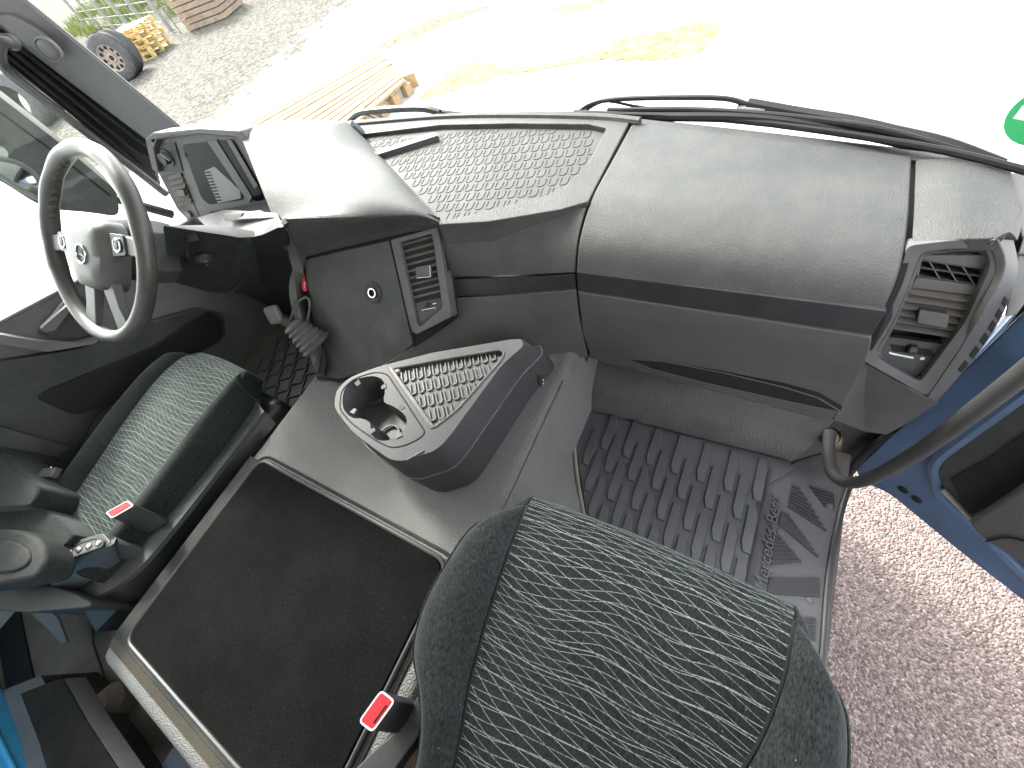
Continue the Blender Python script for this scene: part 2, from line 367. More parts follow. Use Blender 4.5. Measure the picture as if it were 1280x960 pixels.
# cab floor and tunnel
fl = join(box((-.745, .0, FLOOR - .03), (2.19, 1.2, .06)), box((-1.33, -.72, FLOOR - .03), (.62, .24, .06)), box((-.745, .67, FLOOR - .031), (2.15, .14, .058)))
tag(build('cab_floor', fl, 'floor'), kind='structure')
def arc_profile(pts, r, n=5):
    out = [pts[0]]
    for i in range(1, len(pts) - 1):
        p, a, b = pts[i], pts[i - 1], pts[i + 1]; s = p + (a - p).normalized() * r; e = p + (b - p).normalized() * r
        for j in range(n + 1): t = j / n; out.append(s * (1 - t) ** 2 + p * 2 * t * (1 - t) + e * t * t)
    return out + [pts[-1]]
tp = arc_profile([V((-1.10, 0, FLOOR)), V((-1.085, 0, TUN)), V((-.325, 0, TUN)), V((-.292, 0, FLOOR))], .028)
rows = [[V((p.x, y, p.z)) for p in tp] for y in (-.555, -.3, -.1, .1, .3, .5, .66)]
dn = [[V((p.x, -.555 - .028 * sin(a), FLOOR + (p.z - FLOOR) - .028 * (1 - cos(a)) if p.z > TUN - .02 else p.z)) for p in tp] for a in (pi / 2, pi / 3, pi / 6)]
lo = [V((p.x, -.60, min(p.z, FLOOR))) for p in tp]
tun = build('engine_tunnel', loft([lo] + dn + rows), 'tunnel', smooth=60)
tag(tun, kind='structure')
# the tunnel covering flares out towards the floor mat
fb = [at(724, 530, z=FLOOR + .004), at(717, 560, z=FLOOR + .004), at(721, 602, z=FLOOR + .004), at(732, 662, z=FLOOR + .004), V((-.205, .1, FLOOR + .004)), V((-.2, -.2, FLOOR + .004))]
ft_ = [V((-.3235, p.y, TUN - .008)) for p in fb]
fm_ = [lerp(a_, b_, .5) + V((-.014, 0, -.01)) for a_, b_ in zip(ft_, fb)]
tag(build('tunnel_skirt', loft([cat(ft_, 4), cat(fm_, 4), cat(fb, 4)]), 'tunnel', smooth=180, solid=.004), kind='structure')

# cab shell (roof, rear wall, sides) - mostly behind and above the camera
shell = thing('truck_cab', 'blue truck cab shell around the seats, its painted rear corner showing at lower left', 'truck cab', (-.745, 0, FLOOR))
ROOF = .50
build('roof', box((-.745, -.05, ROOF + .03), (2.3, 2.0, .06)), 'headliner', shell)
build('rear_wall', box((-.745, -1.06, -.3), (2.3, .05, 1.64)), 'headliner', shell)
build('side_wall', box((-1.885, -.33, -.3), (.04, .25, 1.64)), 'headliner', shell)
build('side_wall', box((-1.887, -.75, -.66), (.036, .58, .94)), 'headliner', shell)  # cut low: the opening above is added to light the rear corner
build('side_wall', box((.395, -.66, -.3), (.04, .72, 1.64)), 'headliner', shell)
build('side_wall', box((-1.90, -.1, -1.45), (.05, 1.9, .7)), 'blue', shell)
build('side_wall', box((.41, -.55, -1.6), (.05, .9, 1.0)), 'blue', shell)
build('windscreen_header', box((-.745, .93, .44), (2.2, .08, .14)), 'headliner', shell)
build('underbody', box((-.745, -.2, -1.55), (1.5, 1.9, .6)), 'black', shell)  # unseen block under the floor, added to shade the ground
build('front_panel', box((-.745, 1.04, -1.5), (2.1, .06, 1.4)), 'blue', shell)
build('load_body', box((-.745, -4.6, -.2), (2.5, 6.8, 3.2)), 'blue', shell)  # unseen body behind the cab, added to cast shade on the ground
# painted floor pan and rear corner showing behind the tunnel and the locker
build('floor_pan', box((-.9, -.86, -1.235), (1.9, .42, .02)), 'blue', shell)

# rear left corner: painted corner pillar, bunk locker, worn carpet
zf = -1.10
cb_ = [at(-60, 740, z=zf), at(2, 862, z=zf), at(26, 905, z=zf), at(64, 975, z=zf), at(110, 1060, z=zf)]
cpl = thing('corner_panel', 'glossy blue painted cab corner, brightened in colour as if daylit, at the lower left edge, behind the driver seat', 'body panel', (-1.6, -1.0, -1.1))
rows_ = [[p for p in cat(cb_, 4)], [p + V((-.012, -.006, .03)) for p in cat(cb_, 4)], [p + V((-.03, -.015, .06)) for p in cat(cb_, 4)], [p + V((-.045, -.02, .6)) for p in cat(cb_, 4)]]
build('panel', loft(rows_), 'daylit_blue', cpl, solid=.02, smooth=60)
build('flange', tube(cat([p + V((-.02, -.01, .05)) for p in cb_], 4), .006), 'daylit_blue', cpl)
wc = [at(-60, 660, z=FLOOR + .008), at(115, 735, z=FLOOR + .008), at(115, 805, z=FLOOR + .008), at(140, 880, z=FLOOR + .008), at(118, 905, z=FLOOR + .008), at(0, 930, z=FLOOR + .008), at(-90, 800, z=FLOOR + .008)]
wct = thing('floor_carpet', 'worn brown floor carpet behind the driver seat with a ragged edge', 'carpet', (-1.5, -.75, FLOOR))
build('pile', ngon_prism(wc, V((0, 0, -.012))), 'floor', wct, bevel=.004)
build('edge_strip', ngon_prism([at(-20, 690, z=FLOOR + .014), at(8, 690, z=FLOOR + .014), at(48, 880, z=FLOOR + .014), at(10, 880, z=FLOOR + .014)], V((0, 0, -.01))), 'seal', wct)
lk = thing('bunk_locker', 'dark grey padded locker lid standing at the lower left, grey edge band on it', 'locker', (-1.35, -.9, -1.1))
zt = -.90
top = [at(28, 868, z=zt), at(72, 851, z=zt), at(80, 848, z=zt), at(112, 905, z=zt), at(165, 985, z=zt), at(200, 1060, z=zt), at(90, 1060, z=zt), at(52, 930, z=zt)]
build('lid', ngon_prism(top, V((0, 0, -.05))), 'foam', lk, bevel=.004)
build('cover', ngon_prism([p + V((-.004, 0, .004)) for p in top], V((0, 0, -.006))), 'felt', lk, bevel=.002)
build('box', ngon_prism([p + V((-.16, -.08, -.06)) for p in top], V((0, 0, -.14))), 'panel', lk)
build('lump', lathe([(0, .03), (.03, .026), (.05, 0), (.05, -.05)], at(135, 880, z=-1.08), V((0, 0, 1)), 14), 'floor', lk)

# ------------------------------------------------------------------ tunnel carpet
XL, XR, YF, YR = -1.028, -.385, -.045, -.507
tag(build('tunnel_trim', prism([V((XL - .054, YF, TUN + .003)), V((XL + .01, YF, TUN + .003)), V((XL + .01, YR - .02, TUN + .003)), V((XL - .054, YR - .02, TUN + .003))], V((0, 0, -.004))), 'seat_dark'), kind='structure')  # dark plastic, its colour also standing in for the seat's shade
tag(build('darkened_tunnel_edge', prism([V((XL - .05, YR - .021, TUN + .003)), V((XL + .011, YR - .021, TUN + .003)), V((XL + .011, YR + .01, TUN + .003)), V((XR, YR + .01, TUN + .003)), V((XR, YR - .040, TUN + .003)), V((XL - .045, YR - .040, TUN + .003))], V((0, 0, -.004))), 'worn'), kind='structure')  # dirty brown strip, darker in colour to tone down sun on this edge
tcp = thing('tunnel_carpet', 'black velour carpet mat lying on the engine tunnel between the seats', 'carpet', (-.7, -.27, TUN))
q = roundpoly([V((XL, YF, TUN + .012)), V((XR, YF, TUN + .012)), V((XR, YR, TUN + .012)), V((XL, YR, TUN + .012))], .03, 5)
build('pile', ngon_prism(q, V((0, 0, -.011))), 'carpet', tcp, bevel=.004)
qo = roundpoly([V((XL - .022, YF + .022, TUN + .001)), V((XR + .022, YF + .022, TUN + .001)), V((XR + .022, YR - .022, TUN + .001)), V((XL - .022, YR - .022, TUN + .001))], .045, 5)
build('edging', tube([p + V((0, 0, .004)) for p in roundpoly([V((XL - .006, YF + .006, TUN + .003)), V((XR + .006, YF + .006, TUN + .003)), V((XR + .006, YR - .006, TUN + .003)), V((XL - .006, YR - .006, TUN + .003))], .034, 5)], .0055, 8, True), 'black', tcp)
build('raised_lip', tube([p for p in roundpoly([V((XL - .02, YF + .02, TUN)), V((XR + .02, YF + .02, TUN)), V((XR + .02, YR - .02, TUN)), V((XL - .02, YR - .02, TUN))], .04, 5)], .004, 8, True), 'seat_dark', tcp)

# ------------------------------------------------------------------ passenger footwell: toe board, rubber mat, sill
tb = thing('toe_board', 'dark leathery vinyl toe board under the passenger dashboard', 'toe board', (-.05, .56, FLOOR))
tbl = [(735, 512), (735, 440)]
def strip_rows(a, b, n, m, bulge):
    rows = []
    for j in range(m + 1):
        t = j / m; rows.append([lerp(lerp(a[0], a[1], i / n), lerp(b[0], b[1], i / n), t) + V((0, -1, .6)).normalized() * (bulge * sin(pi * t)) for i in range(n + 1)])
    return rows
b0, b1 = at(733, 513, z=FLOOR + .004), at(988, 577, z=FLOOR + .004)
c0, c1 = at(735, 440, y=.645), at(1052, 515, y=.645)
rows = strip_rows((b0, b1), (c0, c1), 14, 8, .02)
build('face', loft(rows), 'board', tb, solid=.015, smooth=180)
build('end_face', loft([[b1, lerp(b1, c1, .5) + V((0, -.014, .008)), c1], [at(1042, 562, z=FLOOR + .003), at(1048, 540, y=.64), at(1075, 520, y=.70)]]), 'board', tb, solid=.01)
build('bead', tube(cat([at(738, 445, y=.63), at(727, 512, z=FLOOR + .02), at(718, 548, z=FLOOR + .012), at(722, 600, z=FLOOR + .012), at(733, 660, z=FLOOR + .012)], 6), .006), 'beige', tb)

fm = thing('floor_mat', 'black ribbed rubber floor mat in the passenger footwell with raised lettering', 'floor mat', (-.05, .2, FLOOR))
zm = FLOOR + .010
mo = onps([(733, 512), (988, 577), (940, 608), (905, 760), (890, 830)], (V((0, 0, zm)), V((0, 0, 1))))
mo = [V((-.303, .522, zm)), V((.222, .536, zm)), at(990, 580, z=zm), at(946, 607, z=zm), V((.232, .13, zm)), V((.20, -.2, zm)), V((-.2, -.2, zm)), V((-.208, .22, zm)), at(718, 558, z=zm)]
mo = [at(733, 513, z=zm), at(985, 576, z=zm), at(994, 585, z=zm), at(948, 612, z=zm), at(925, 780, z=zm), V((.19, -.25, zm)), V((-.2, -.25, zm)), at(733, 645, z=zm), at(720, 560, z=zm)]
build('sheet', ngon_prism(roundpoly(mo, .012, 3), V((0, 0, -.009))), 'rubber', fm, bevel=.002)
mesh_pad = None
def chamfer_pad(L_, w, h=.007):
    s = w * .9
    o = [V((-w / 2, -L_ / 2 + s, 0)), V((-w / 6, -L_ / 2, 0)), V((w / 2, -L_ / 2, 0)), V((w / 2, L_ / 2 - s, 0)), V((w / 6, L_ / 2, 0)), V((-w / 2, L_ / 2, 0))]
    k = .8; vs = o + [V((p.x * k, p.y * .97, h)) for p in o]; n = 6
    return vs, [tuple(range(n, 2 * n))] + [(i, (i + 1) % n, (i + 1) % n + n, i + n) for i in range(n)]
pad0 = build('ridge', chamfer_pad(.114, .0265), 'rubber', fm, smooth=20); first = True
def put_copy(o0, M, parent, state):
    """place o0 itself the first time, then linked copies of it, at world matrix M"""
    if not state: o = o0; state.append(1)
    else: o = o0.copy(); col.objects.link(o)
    o.parent = parent; o.matrix_parent_inverse = Matrix.Translation(-base_of(parent)); o.matrix_basis = M
    return o
st = []
for i in range(15):
    x = -.284 + i * .0325; ph = (i % 2) * .06
    for j in range(8):
        y = .458 - ph - j * .130
        if y > .475 or y < -.2: continue
        if x < -.205 - max(0, (y - .25)) * .32: continue
        if x > .172: continue
        put_copy(pad0, Matrix.Translation((x, y, zm)), fm, st)
build('groove_bar', box((.189, .14, zm + .0015), (.004, .72, .003)), 'black', fm)
# lettering reads forward
fc = bpy.data.curves.new('lettering', 'FONT'); fc.body = 'Mercedes-Benz'; fc.size = .058; fc.extrude = .003; fc.shear = .12; fc.align_x = 'LEFT'
ft = bpy.data.objects.new('lettering', fc); col.objects.link(ft); bpy.context.view_layer.update()
dg = bpy.context.evaluated_depsgraph_get(); tme = bpy.data.meshes.new_from_object(ft.evaluated_get(dg)); bpy.data.objects.remove(ft)
tme.materials.clear(); tme.materials.append(M_['sill'])
xs = [v.co.x for v in tme.vertices]; wtxt = max(xs) - min(xs)
lt = link('lettering', tme, fm); k = .225 / wtxt
lt.matrix_basis = Matrix.Translation((.226, .205, zm + .0005)) @ Matrix.Rotation(radians(91), 4, 'Z') @ Matrix.Diagonal((k, k * .95, 1, 1))

sp = thing('entry_sill', 'grey rubber entry sill with grooved tread blocks beside the passenger door opening', 'door sill', (.29, .3, FLOOR))
zs = FLOOR + .004
so_ = [at(942, 604, z=zs), at(998, 575, z=zs), at(1040, 562, z=zs), at(1060, 612, z=zs), at(1041, 690, z=zs), V((.338, .1, zs)), V((.34, -.25, zs)), V((.18, -.25, zs))]
build('plate', ngon_prism(so_, V((0, 0, -.02))), 'sill', sp, bevel=.003)
build('outer_edge', tube(cat([at(1062, 606, z=zs), at(1050, 645, z=zs), at(1036, 720, z=zs), V((.342, .1, zs)), V((.344, -.2, zs))], 6), .007), 'black', sp)
bar = build('groove_bar', box((0, 0, 0), (1, 1, 1)), 'black', sp); st = []
# grooved blocks: rows of short bars across the sill, each block tapering as in the moulding
def block(tl, tr, br, bl, n):
    q_ = [at(x, y, z=zs) for x, y in (tl, tr, br, bl)]
    for i in range(n):
        t = (i + .5) / n; a_, b_ = lerp(q_[0], q_[3], t), lerp(q_[1], q_[2], t); d = b_ - a_
        if d.length < .004: continue
        M = Matrix.Translation((a_ + b_) / 2 + V((0, 0, .001))) @ Matrix.Rotation(math.atan2(d.y, d.x), 4, 'Z') @ Matrix.Diagonal((d.length, .005, .004, 1))
        put_copy(bar, M, sp, st)
block((1010, 606), (1042, 616), (1043, 636), (1031, 634), 6)
block((990, 606), (998, 607), (1035, 667), (984, 634), 8)
block((977, 640), (984, 641), (1026, 700), (972, 655), 8)
block((970, 668), (975, 671), (1003, 703), (963, 707), 7)
block((962, 722), (1024, 722), (1023, 746), (958, 742), 7)
block((990, 770), (1019, 771), (1018, 800), (985, 800), 7)
for (px, py) in ((1037, 633), (975, 665), (1012, 750)):
    build('stud', lathe([(0, .003), (.006, .003), (.0085, 0)], at(px, py, z=zs), V((0, 0, 1)), 14), 'sill', sp)

# ------------------------------------------------------------------ dashboard
dash = thing('dashboard', 'long grey truck dashboard with air vents, storage tray and big curved glovebox lid', 'dashboard', (-.745, .75, -.8))
def px_list(pts, **k): return [at(x, y, **k) for x, y in pts]
XS, XE = -.3, .2
Lp = px_list([(790, 152), (765, 198), (742, 240), (730, 272), (722, 305), (719, 342)], x=XS)
Rp = px_list([(1143, 195), (1141, 232), (1139, 272), (1133, 318), (1122, 355), (1105, 392)], x=XE)
def lofted(A, B, n, bulge=0.0, crown=None):
    A, B = cat(A, 5), cat(B, 5); rows = []
    for a, b in zip(A, B):
        nrm = V((0, -a.y, -a.z)).normalized()
        rows.append([lerp(a, b, i / n) + nrm * (bulge * sin(pi * i / n)) for i in range(n + 1)])
    return rows
def inset_cols(A, B, e=.0022):
    A2 = [lerp(a, b, e / (b - a).length) for a, b in zip(A, B)]; B2 = [lerp(b, a, e / (b - a).length) for a, b in zip(A, B)]
    return A2, B2
a, b = inset_cols(Lp, Rp)
build('glovebox_lid', loft(lofted(a, b, 16, .006)), 'dash', dash, smooth=180, solid=.03, bevel=.004)
# dark backing seen in the seams
back = lambda P_: [p * 1.018 for p in P_]
for A in (Lp, Rp):
    A2 = [p + V((-.006, 0, 0)) for p in back(A)]; B2 = [p + V((.006, 0, 0)) for p in back(A)]
    build('seam_gap', loft([A2, B2]), 'void', dash, solid=.004, smooth=180)
# trim strip and lower panel
sL, sR = [at(719, 340, x=XS), at(721, 364, x=XS)], [at(1111, 389, x=XE), at(1091, 421, x=XE)]
ins = [(p * 1.006) for p in sL], [(p * 1.006) for p in sR]
core_ = [[p * 1.022 for p in px_list([(790, 152), (742, 240), (722, 305), (719, 345), (724, 390), (737, 440)], x=XS)]]
core_.append([p * 1.06 for p in [Rp[0], Rp[2], Rp[3], at(1109, 396, x=XE), at(1087, 445, x=XE + .012), at(1056, 510, x=.235)]])
core_.append([p * 1.06 + V((.012, 0, 0)) for p in core_[-1]])
core_.append([p * 1.10 for p in [at(1266, 216, z=-.52), at(1282, 262, z=-.512), at(1250, 310, y=.63), at(1215, 400, y=.60), at(1160, 490, y=.557), at(1130, 520, y=.578)]])
build('inner_body', loft(core_), 'void', dash, solid=.01, smooth=60)
build('trim_strip', loft(lofted(inset_cols(*ins)[0], inset_cols(*ins)[1], 12, .005)), 'strip', dash, smooth=180, solid=.02)
lowL = px_list([(721, 365), (724, 390), (729, 418), (737, 446)], x=XS)
lowR = [at(1091, 422, x=XE), at(1087, 445, x=XE + .012), at(1066, 488, x=XE + .03), at(1041, 526, x=.235)]
build('lower_panel', loft(lofted(*inset_cols(lowL, lowR), 14, .004)), 'dash_low', dash, smooth=180, solid=.03, bevel=.003)
# panel going on below the right vent to the dash end
lowE = [at(1083, 450, x=.222), at(1100, 470, x=.235), at(1160, 506, x=.325), at(1168, 512, x=.335)]
er = [[at(1078, 438, x=.214), at(1082, 455, y=.557), at(1120, 477, y=.558), at(1158, 498, y=.560), at(1173, 503, y=.572)],
      [at(1062, 486, x=.225), at(1078, 497, y=.57), at(1118, 512, y=.572), at(1160, 505, y=.575), at(1173, 504, y=.578)],
      [at(1042, 526, x=.236), at(1080, 540, y=.60), at(1108, 544, y=.602), at(1135, 529, y=.60), at(1172, 505, y=.59)],
      [at(1042, 526, x=.236) + V((0, .06, -.004)), at(1080, 540, y=.60) + V((0, .06, 0)), at(1108, 544, y=.602) + V((0, .06, 0)), at(1135, 529, y=.60) + V((0, .06, 0)), at(1172, 505, y=.59) + V((0, .05, 0))]]
build('lower_corner_panel', loft(er), 'dash_low', dash, smooth=40, solid=.012, bevel=.004)
# lower edge returns under the dash
ed = [[p for p in (lowL[-1], lerp(lowL[-1], lowR[-1], .5), lowR[-1])]]
ed.append([p + V((0, .10, .01)) for p in ed[0]])
build('underside', loft(ed), 'dash_low', dash, solid=.01)
# pull slot in the lower panel
pl_low = plane(lowL[-1], lowR[-1], lerp(lowL[-2], lowR[-2], .5))
slot = onps([(786, 449), (830, 452), (900, 465), (980, 484), (1022, 497), (1051, 514), (1020, 509), (960, 496), (880, 478), (815, 461)], pl_low, .0045)
build('pull_slot', prism(slot, pl_low[1] * -.012), 'void', dash)
build('slot_rim', tube(slot, .0014, 6, True), 'dash_low', dash)
for i in range(7):
    px = 850 + i * 26; py = 457.5 + (px - 830) * .2
    build('slot_rib', tube([onp(px - 3, py + 1, pl_low, .0055), onp(px + 4, py + 8, pl_low, .0055)], .0012, 5), 'seal', dash)

# left section between the console vent and the glovebox seam
XV = -.622
GL = [at(548, 277, x=XV), at(551, 292, x=XV), at(556, 322, x=XV), at(560, 347, x=XV)]
GR = px_list([(733, 258), (728, 277), (722, 306), (718, 341)], x=XS - .002)
build('mid_section', loft(lofted(GL, GR, 14, -.004)), 'dash', dash, smooth=180, solid=.03, bevel=.003)
s2L, s2R = [at(560, 349, x=XV), at(563, 371, x=XV)], [at(718, 343, x=XS - .002), at(720, 361, x=XS - .002)]
build('trim_strip', loft(lofted([p * 1.006 for p in s2L], [p * 1.006 for p in s2R], 10, -.012)), 'strip', dash, smooth=180, solid=.02)
l2L = [at(563, 373, x=XV), at(562, 396, x=XV), at(519, 430, x=-.70), at(470, 462, x=-.78)]
l2R = [at(720, 363, x=XS - .002), at(723, 390, x=XS - .002), at(728, 417, x=XS - .002), at(735, 447, x=XS - .002)]
build('mid_lower_panel', loft(lofted(l2L, l2R, 12, -.008)), 'dash_low', dash, smooth=180, solid=.02)
build('firewall_panel', box((-.35, .66, -1.0), (.55, .02, .3)), 'black', dash)
build('duct_corner', ngon_prism([at(690, 445, y=.57), at(735, 448, y=.57), at(728, 470, y=.57), at(700, 468, y=.57)], V((0, .1, 0))), 'panel', dash, bevel=.003)

# storage tray on top: rim, recessed rubber mat with rows of raised ridges, loose divider bar
zr = -.500
rim_o = [(436, 158), (546, 148), (640, 146), (740, 148), (787, 152), (762, 200), (735, 252), (700, 262), (610, 277), (549, 281)]
rim_i = [(448, 168), (551, 156), (640, 154), (735, 155), (758, 160), (733, 207), (706, 232), (684, 243), (605, 264), (553, 276)]
RO = [at(x, y, z=zr + (.0 if i < 5 else -.004)) for i, (x, y) in enumerate(rim_o)]
RI = [at(x, y, z=zr) for x, y in rim_i]
vs = RO + RI + [p + V((0, 0, -.016)) for p in RI] + [p + V((0, 0, -.05)) for p in RO]; n = 10
fs = []
for i in range(n):
    j = (i + 1) % n; fs += [(i, j, n + j, n + i), (n + i, n + j, 2 * n + j, 2 * n + i), (j, i, 3 * n + i, 3 * n + j)]
build('tray_rim', (vs, fs), 'dash', dash, bevel=.006, seg=3, smooth=50)
build('windscreen_edge', tube(cat([at(436, 156, z=zr), at(546, 147, z=zr), at(640, 145, z=zr), at(745, 147, z=zr), at(800, 152, z=zr)], 5), .009, 8), 'dash', dash)
tm = thing('tray_mat', 'grey rubber tray mat with rows of raised ridges, lying in the dashboard tray', 'rubber mat', (-.6, .8, -.516))
zt = zr - .012
build('sheet', prism([p + V((0, 0, -.012)) for p in RI], V((0, 0, -.01))), 'tray', tm)
def u_ridge(w, l, t, h):
    # an open U: two long arms and a short foot, raised by h
    o = [(-w / 2, l / 2), (-w / 2, -l / 2 + w * .3), (-w / 4, -l / 2), (w / 4, -l / 2), (w / 2, -l / 2 + w * .3), (w / 2, l / 2)]
    i_ = [(-w / 2 + t, l / 2), (-w / 2 + t, -l / 2 + w * .35), (-w / 5, -l / 2 + t), (w / 5, -l / 2 + t), (w / 2 - t, -l / 2 + w * .35), (w / 2 - t, l / 2)]
    n = 6; vs = [V((x, y, 0)) for x, y in o] + [V((x, y, 0)) for x, y in i_] + [V((x * .96, y * .97, h)) for x, y in o] + [V((x * 1.02, y, h)) for x, y in i_]
    fs = []
    for k in range(n - 1):
        fs += [(2 * n + k, 2 * n + k + 1, 3 * n + k + 1, 3 * n + k), (k, k + 1, 2 * n + k + 1, 2 * n + k), (n + k + 1, n + k, 3 * n + k, 3 * n + k + 1)]
    return vs, fs
def inside(p, poly):
    c = False; m = len(poly)
    for i in range(m):
        a, b_ = poly[i], poly[i - 1]
        if (a.y > p.y) != (b_.y > p.y) and p.x < (b_.x - a.x) * (p.y - a.y) / (b_.y - a.y) + a.x: c = not c
    return c
rg = build('ridge', u_ridge(.020, .027, .0034, .0013), 'tray', tm, smooth=30); st = []
ctr = sum(RI, V()) / len(RI); small = [lerp(p, ctr, .055) for p in RI]
rowdir = V((.985, .17, 0)).normalized(); perp = V((-.17, .985, 0))
for r in range(16):
    for c in range(44):
        p = at(553, 276, z=zt) + perp * (.012 + r * .0345) + rowdir * (-.75 + c * .0255 + (r % 2) * .010)
        if not inside(p, small) or p.z > 0: continue
        if len(st) == 0: st_ok = True
        if sum(1 for ch in tm.children) > 290: break
        put_copy(rg, Matrix.Translation(p) @ Matrix.Rotation(radians(8), 4, 'Z'), tm, st)
dv = thing('divider_bar', 'thin dark divider bar lying across the dashboard tray mat', 'bar', at(505, 178, z=zt))
build('bar', ngon_prism(roundpoly(px_list([(466, 190), (472, 193), (548, 169), (541, 165)], z=zt + .014), .003, 2), V((0, 0, -.014))), 'dash_low', dv, bevel=.0025)

# right end: corner top and vent housing
cT = [[at(1145, 195, x=XE + .004), at(1200, 200, z=-.515), at(1264, 214, z=-.52)],
      [at(1143, 250, x=XE + .004), at(1205, 250, z=-.505), at(1279, 262, z=-.512)],
      [at(1140, 304, x=XE + .004), at(1195, 299, y=.636), at(1256, 297, y=.632)]]
rl0 = [Lp[0] + V((-.01, -.004, -.004)), lerp(Lp[0], Rp[0], .5) + V((0, -.004, -.004)), Rp[0] + V((0, -.004, -.004)), cT[0][1] + V((0, -.004, -.004)), cT[0][2] + V((0, -.004, -.006))]
build('rear_lip', loft([cat(rl0, 4), cat([p + V((0, .022, .002)) for p in rl0], 4), cat([p + V((.004, .05, -.012)) for p in rl0], 4)]), 'dash', dash, solid=.006, smooth=60)
build('corner_top', loft([cat(r, 5) for r in [cT[0], cT[1], cT[2]]]), 'dash', dash, smooth=180, solid=.02)
build('end_cap', loft([cat([at(1246, 297, y=.63), at(1262, 290, y=.64), at(1272, 300, y=.655)], 4), cat([at(1266, 262, z=-.512), at(1275, 262, z=-.53), at(1282, 270, z=-.57)], 4), cat([at(1256, 213, z=-.52), at(1266, 216, z=-.54), at(1276, 225, z=-.58)], 4)]), 'dash', dash, solid=.012, smooth=180)
pv = plane(at(1138, 306, x=XE), at(1083, 446, x=.22), at(1262, 322, x=.305))
nv = pv[1]
def vent_house(name, outer_px, inner_px, r_o, r_i, pl, mat, depth=.03, proud=.0, wall=.02):
    o = build(name, ([V((0, 0, 0))] * 3, [(0, 1, 2)]), mat, dash) if False else None
    outer = roundpoly(onps(outer_px, pl, proud), r_o, 4); inner = roundpoly(onps(inner_px, pl, proud), r_i, 4)
    return build(name, frame(outer, inner, pl[1], depth), mat, dash, bevel=.0025, seg=2)
outR = [(1134, 307), (1192, 300), (1246, 298), (1255, 338), (1218, 408), (1159, 496), (1080, 452), (1076, 436), (1100, 396), (1119, 358)]
inR = [(1151, 316), (1190, 311), (1232, 311), (1239, 330), (1208, 400), (1150, 478), (1101, 450), (1095, 440), (1118, 400), (1134, 362)]
def fix(fr): return fr
vr = build('air_vent', frame(roundpoly(onps(outR, pv), .008, 3), roundpoly(onps(inR, pv, -.002), .010, 3), nv, .03), 'vent', dash, bevel=.003, smooth=40)
# inner raised ring
in2 = [(1155, 320), (1190, 315), (1228, 315), (1234, 331), (1204, 398), (1149, 473), (1106, 448), (1101, 440), (1122, 402), (1138, 364)]
build('inner_ring', frame(roundpoly(onps(inR, pv, -.010), .010, 3), roundpoly(onps(in2, pv, -.016), .010, 3), nv, .022), 'vent', vr, bevel=.002, smooth=40)
build('backing', ngon_prism(onps(inR, pv, -.045), nv * -.004), 'void', vr)
# top blank, defrost grille, slats, control field
build('blank_plate', ngon_prism(onps([(1152, 319), (1232, 319), (1234, 338), (1150, 324)], pv, -.018), nv * -.01), 'vent', vr)
gq = [(1150, 325), (1233, 337), (1231, 357), (1146, 345)]
G = onps(gq, pv, -.016)
build('grille', frame(G, [lerp(p, sum(G, V()) / 4, .06) for p in G], nv, .016), 'vent', vr)
for k in range(1, 4):
    a_, b_ = bil(G, k / 4 - .1, 0), bil(G, k / 4 + .1, 1)
    build('fin', prism([a_ - V((.001, 0, 0)), a_ + V((.001, 0, 0)), b_ + V((.001, 0, 0)), b_ - V((.001, 0, 0))], nv * -.016), 'vent', vr)
a_, b_ = bil(G, 0, .5), bil(G, 1, .5); build('fin', prism([a_, a_ + V((0, 0, .0022)), b_ + V((0, 0, .0022)), b_], nv * -.016), 'vent', vr)
build('bridge', ngon_prism(onps([(1145, 346), (1231, 358), (1226, 371), (1138, 360)], pv, -.016), nv * -.01), 'vent', vr, bevel=.002)
def slats(parent, tl, tr, br, bl, n, pl, mat, depth=.022, lift=-.012, tilt=.5):
    q = onps([tl, tr, br, bl], pl, lift); nn = pl[1]
    down = ((q[3] - q[0]) + (q[2] - q[1])).normalized()
    pitch = ((q[3] - q[0]).length + (q[2] - q[1]).length) / 2 / n
    for k in range(n):
        t = (k + .35) / n; a0, b0 = lerp(q[0], q[3], t), lerp(q[1], q[2], t)
        fwd = (down * tilt - nn * (1 - tilt)).normalized() * depth; fwd = -fwd
        th = pitch * .12
        # blade face seen from above: front edge low, back edge high
        e = -down * pitch * .66 - nn * depth * .5
        vs = [a0, b0, b0 + e, a0 + e]
        d = down * th - nn * th
        vs += [v + d for v in vs]
        build('slat', (vs, [(0, 1, 2, 3), (7, 6, 5, 4), (0, 4, 5, 1), (1, 5, 6, 2), (2, 6, 7, 3), (3, 7, 4, 0)]), mat, parent, bevel=.0008, seg=1)
slats(vr, (1138, 364), (1222, 376), (1190, 428), (1106, 415), 6, pv, 'slat')
build('slat_tab', ngon_prism(roundpoly(onps([(1149, 387), (1187, 393), (1184, 411), (1146, 404)], pv, -.006), .003, 2), nv * -.016), 'vent', vr, bevel=.0015)
build('control_field', ngon_prism(onps([(1104, 420), (1188, 432), (1149, 474), (1106, 449), (1101, 440)], pv, -.016), nv * -.012), 'panel', vr)
build('thumbwheel', lathe([(.0, .006), (.006, .006), (.008, .004), (.008, -.004), (.006, -.006), (0, -.006)], onp(1140, 437, pv, -.012), (onp(1165, 441, pv) - onp(1115, 433, pv)), 14), 'black', vr)
build('thumbwheel_slot', ngon_prism(roundpoly(onps([(1112, 430), (1165, 437), (1168, 446), (1115, 439)], pv, -.0155), .003, 2), nv * -.003), 'void', vr)
build('scale_mark', ngon_prism(onps([(1114, 441), (1142, 446.5), (1142, 448.5), (1114, 443)], pv, -.0150), nv * -.001), 'white', vr)
build('scale_mark', lathe([(0, .0006), (.0018, .0006), (.0018, 0)], onp(1113, 441, pv, -.0155), nv, 10), 'white', vr)
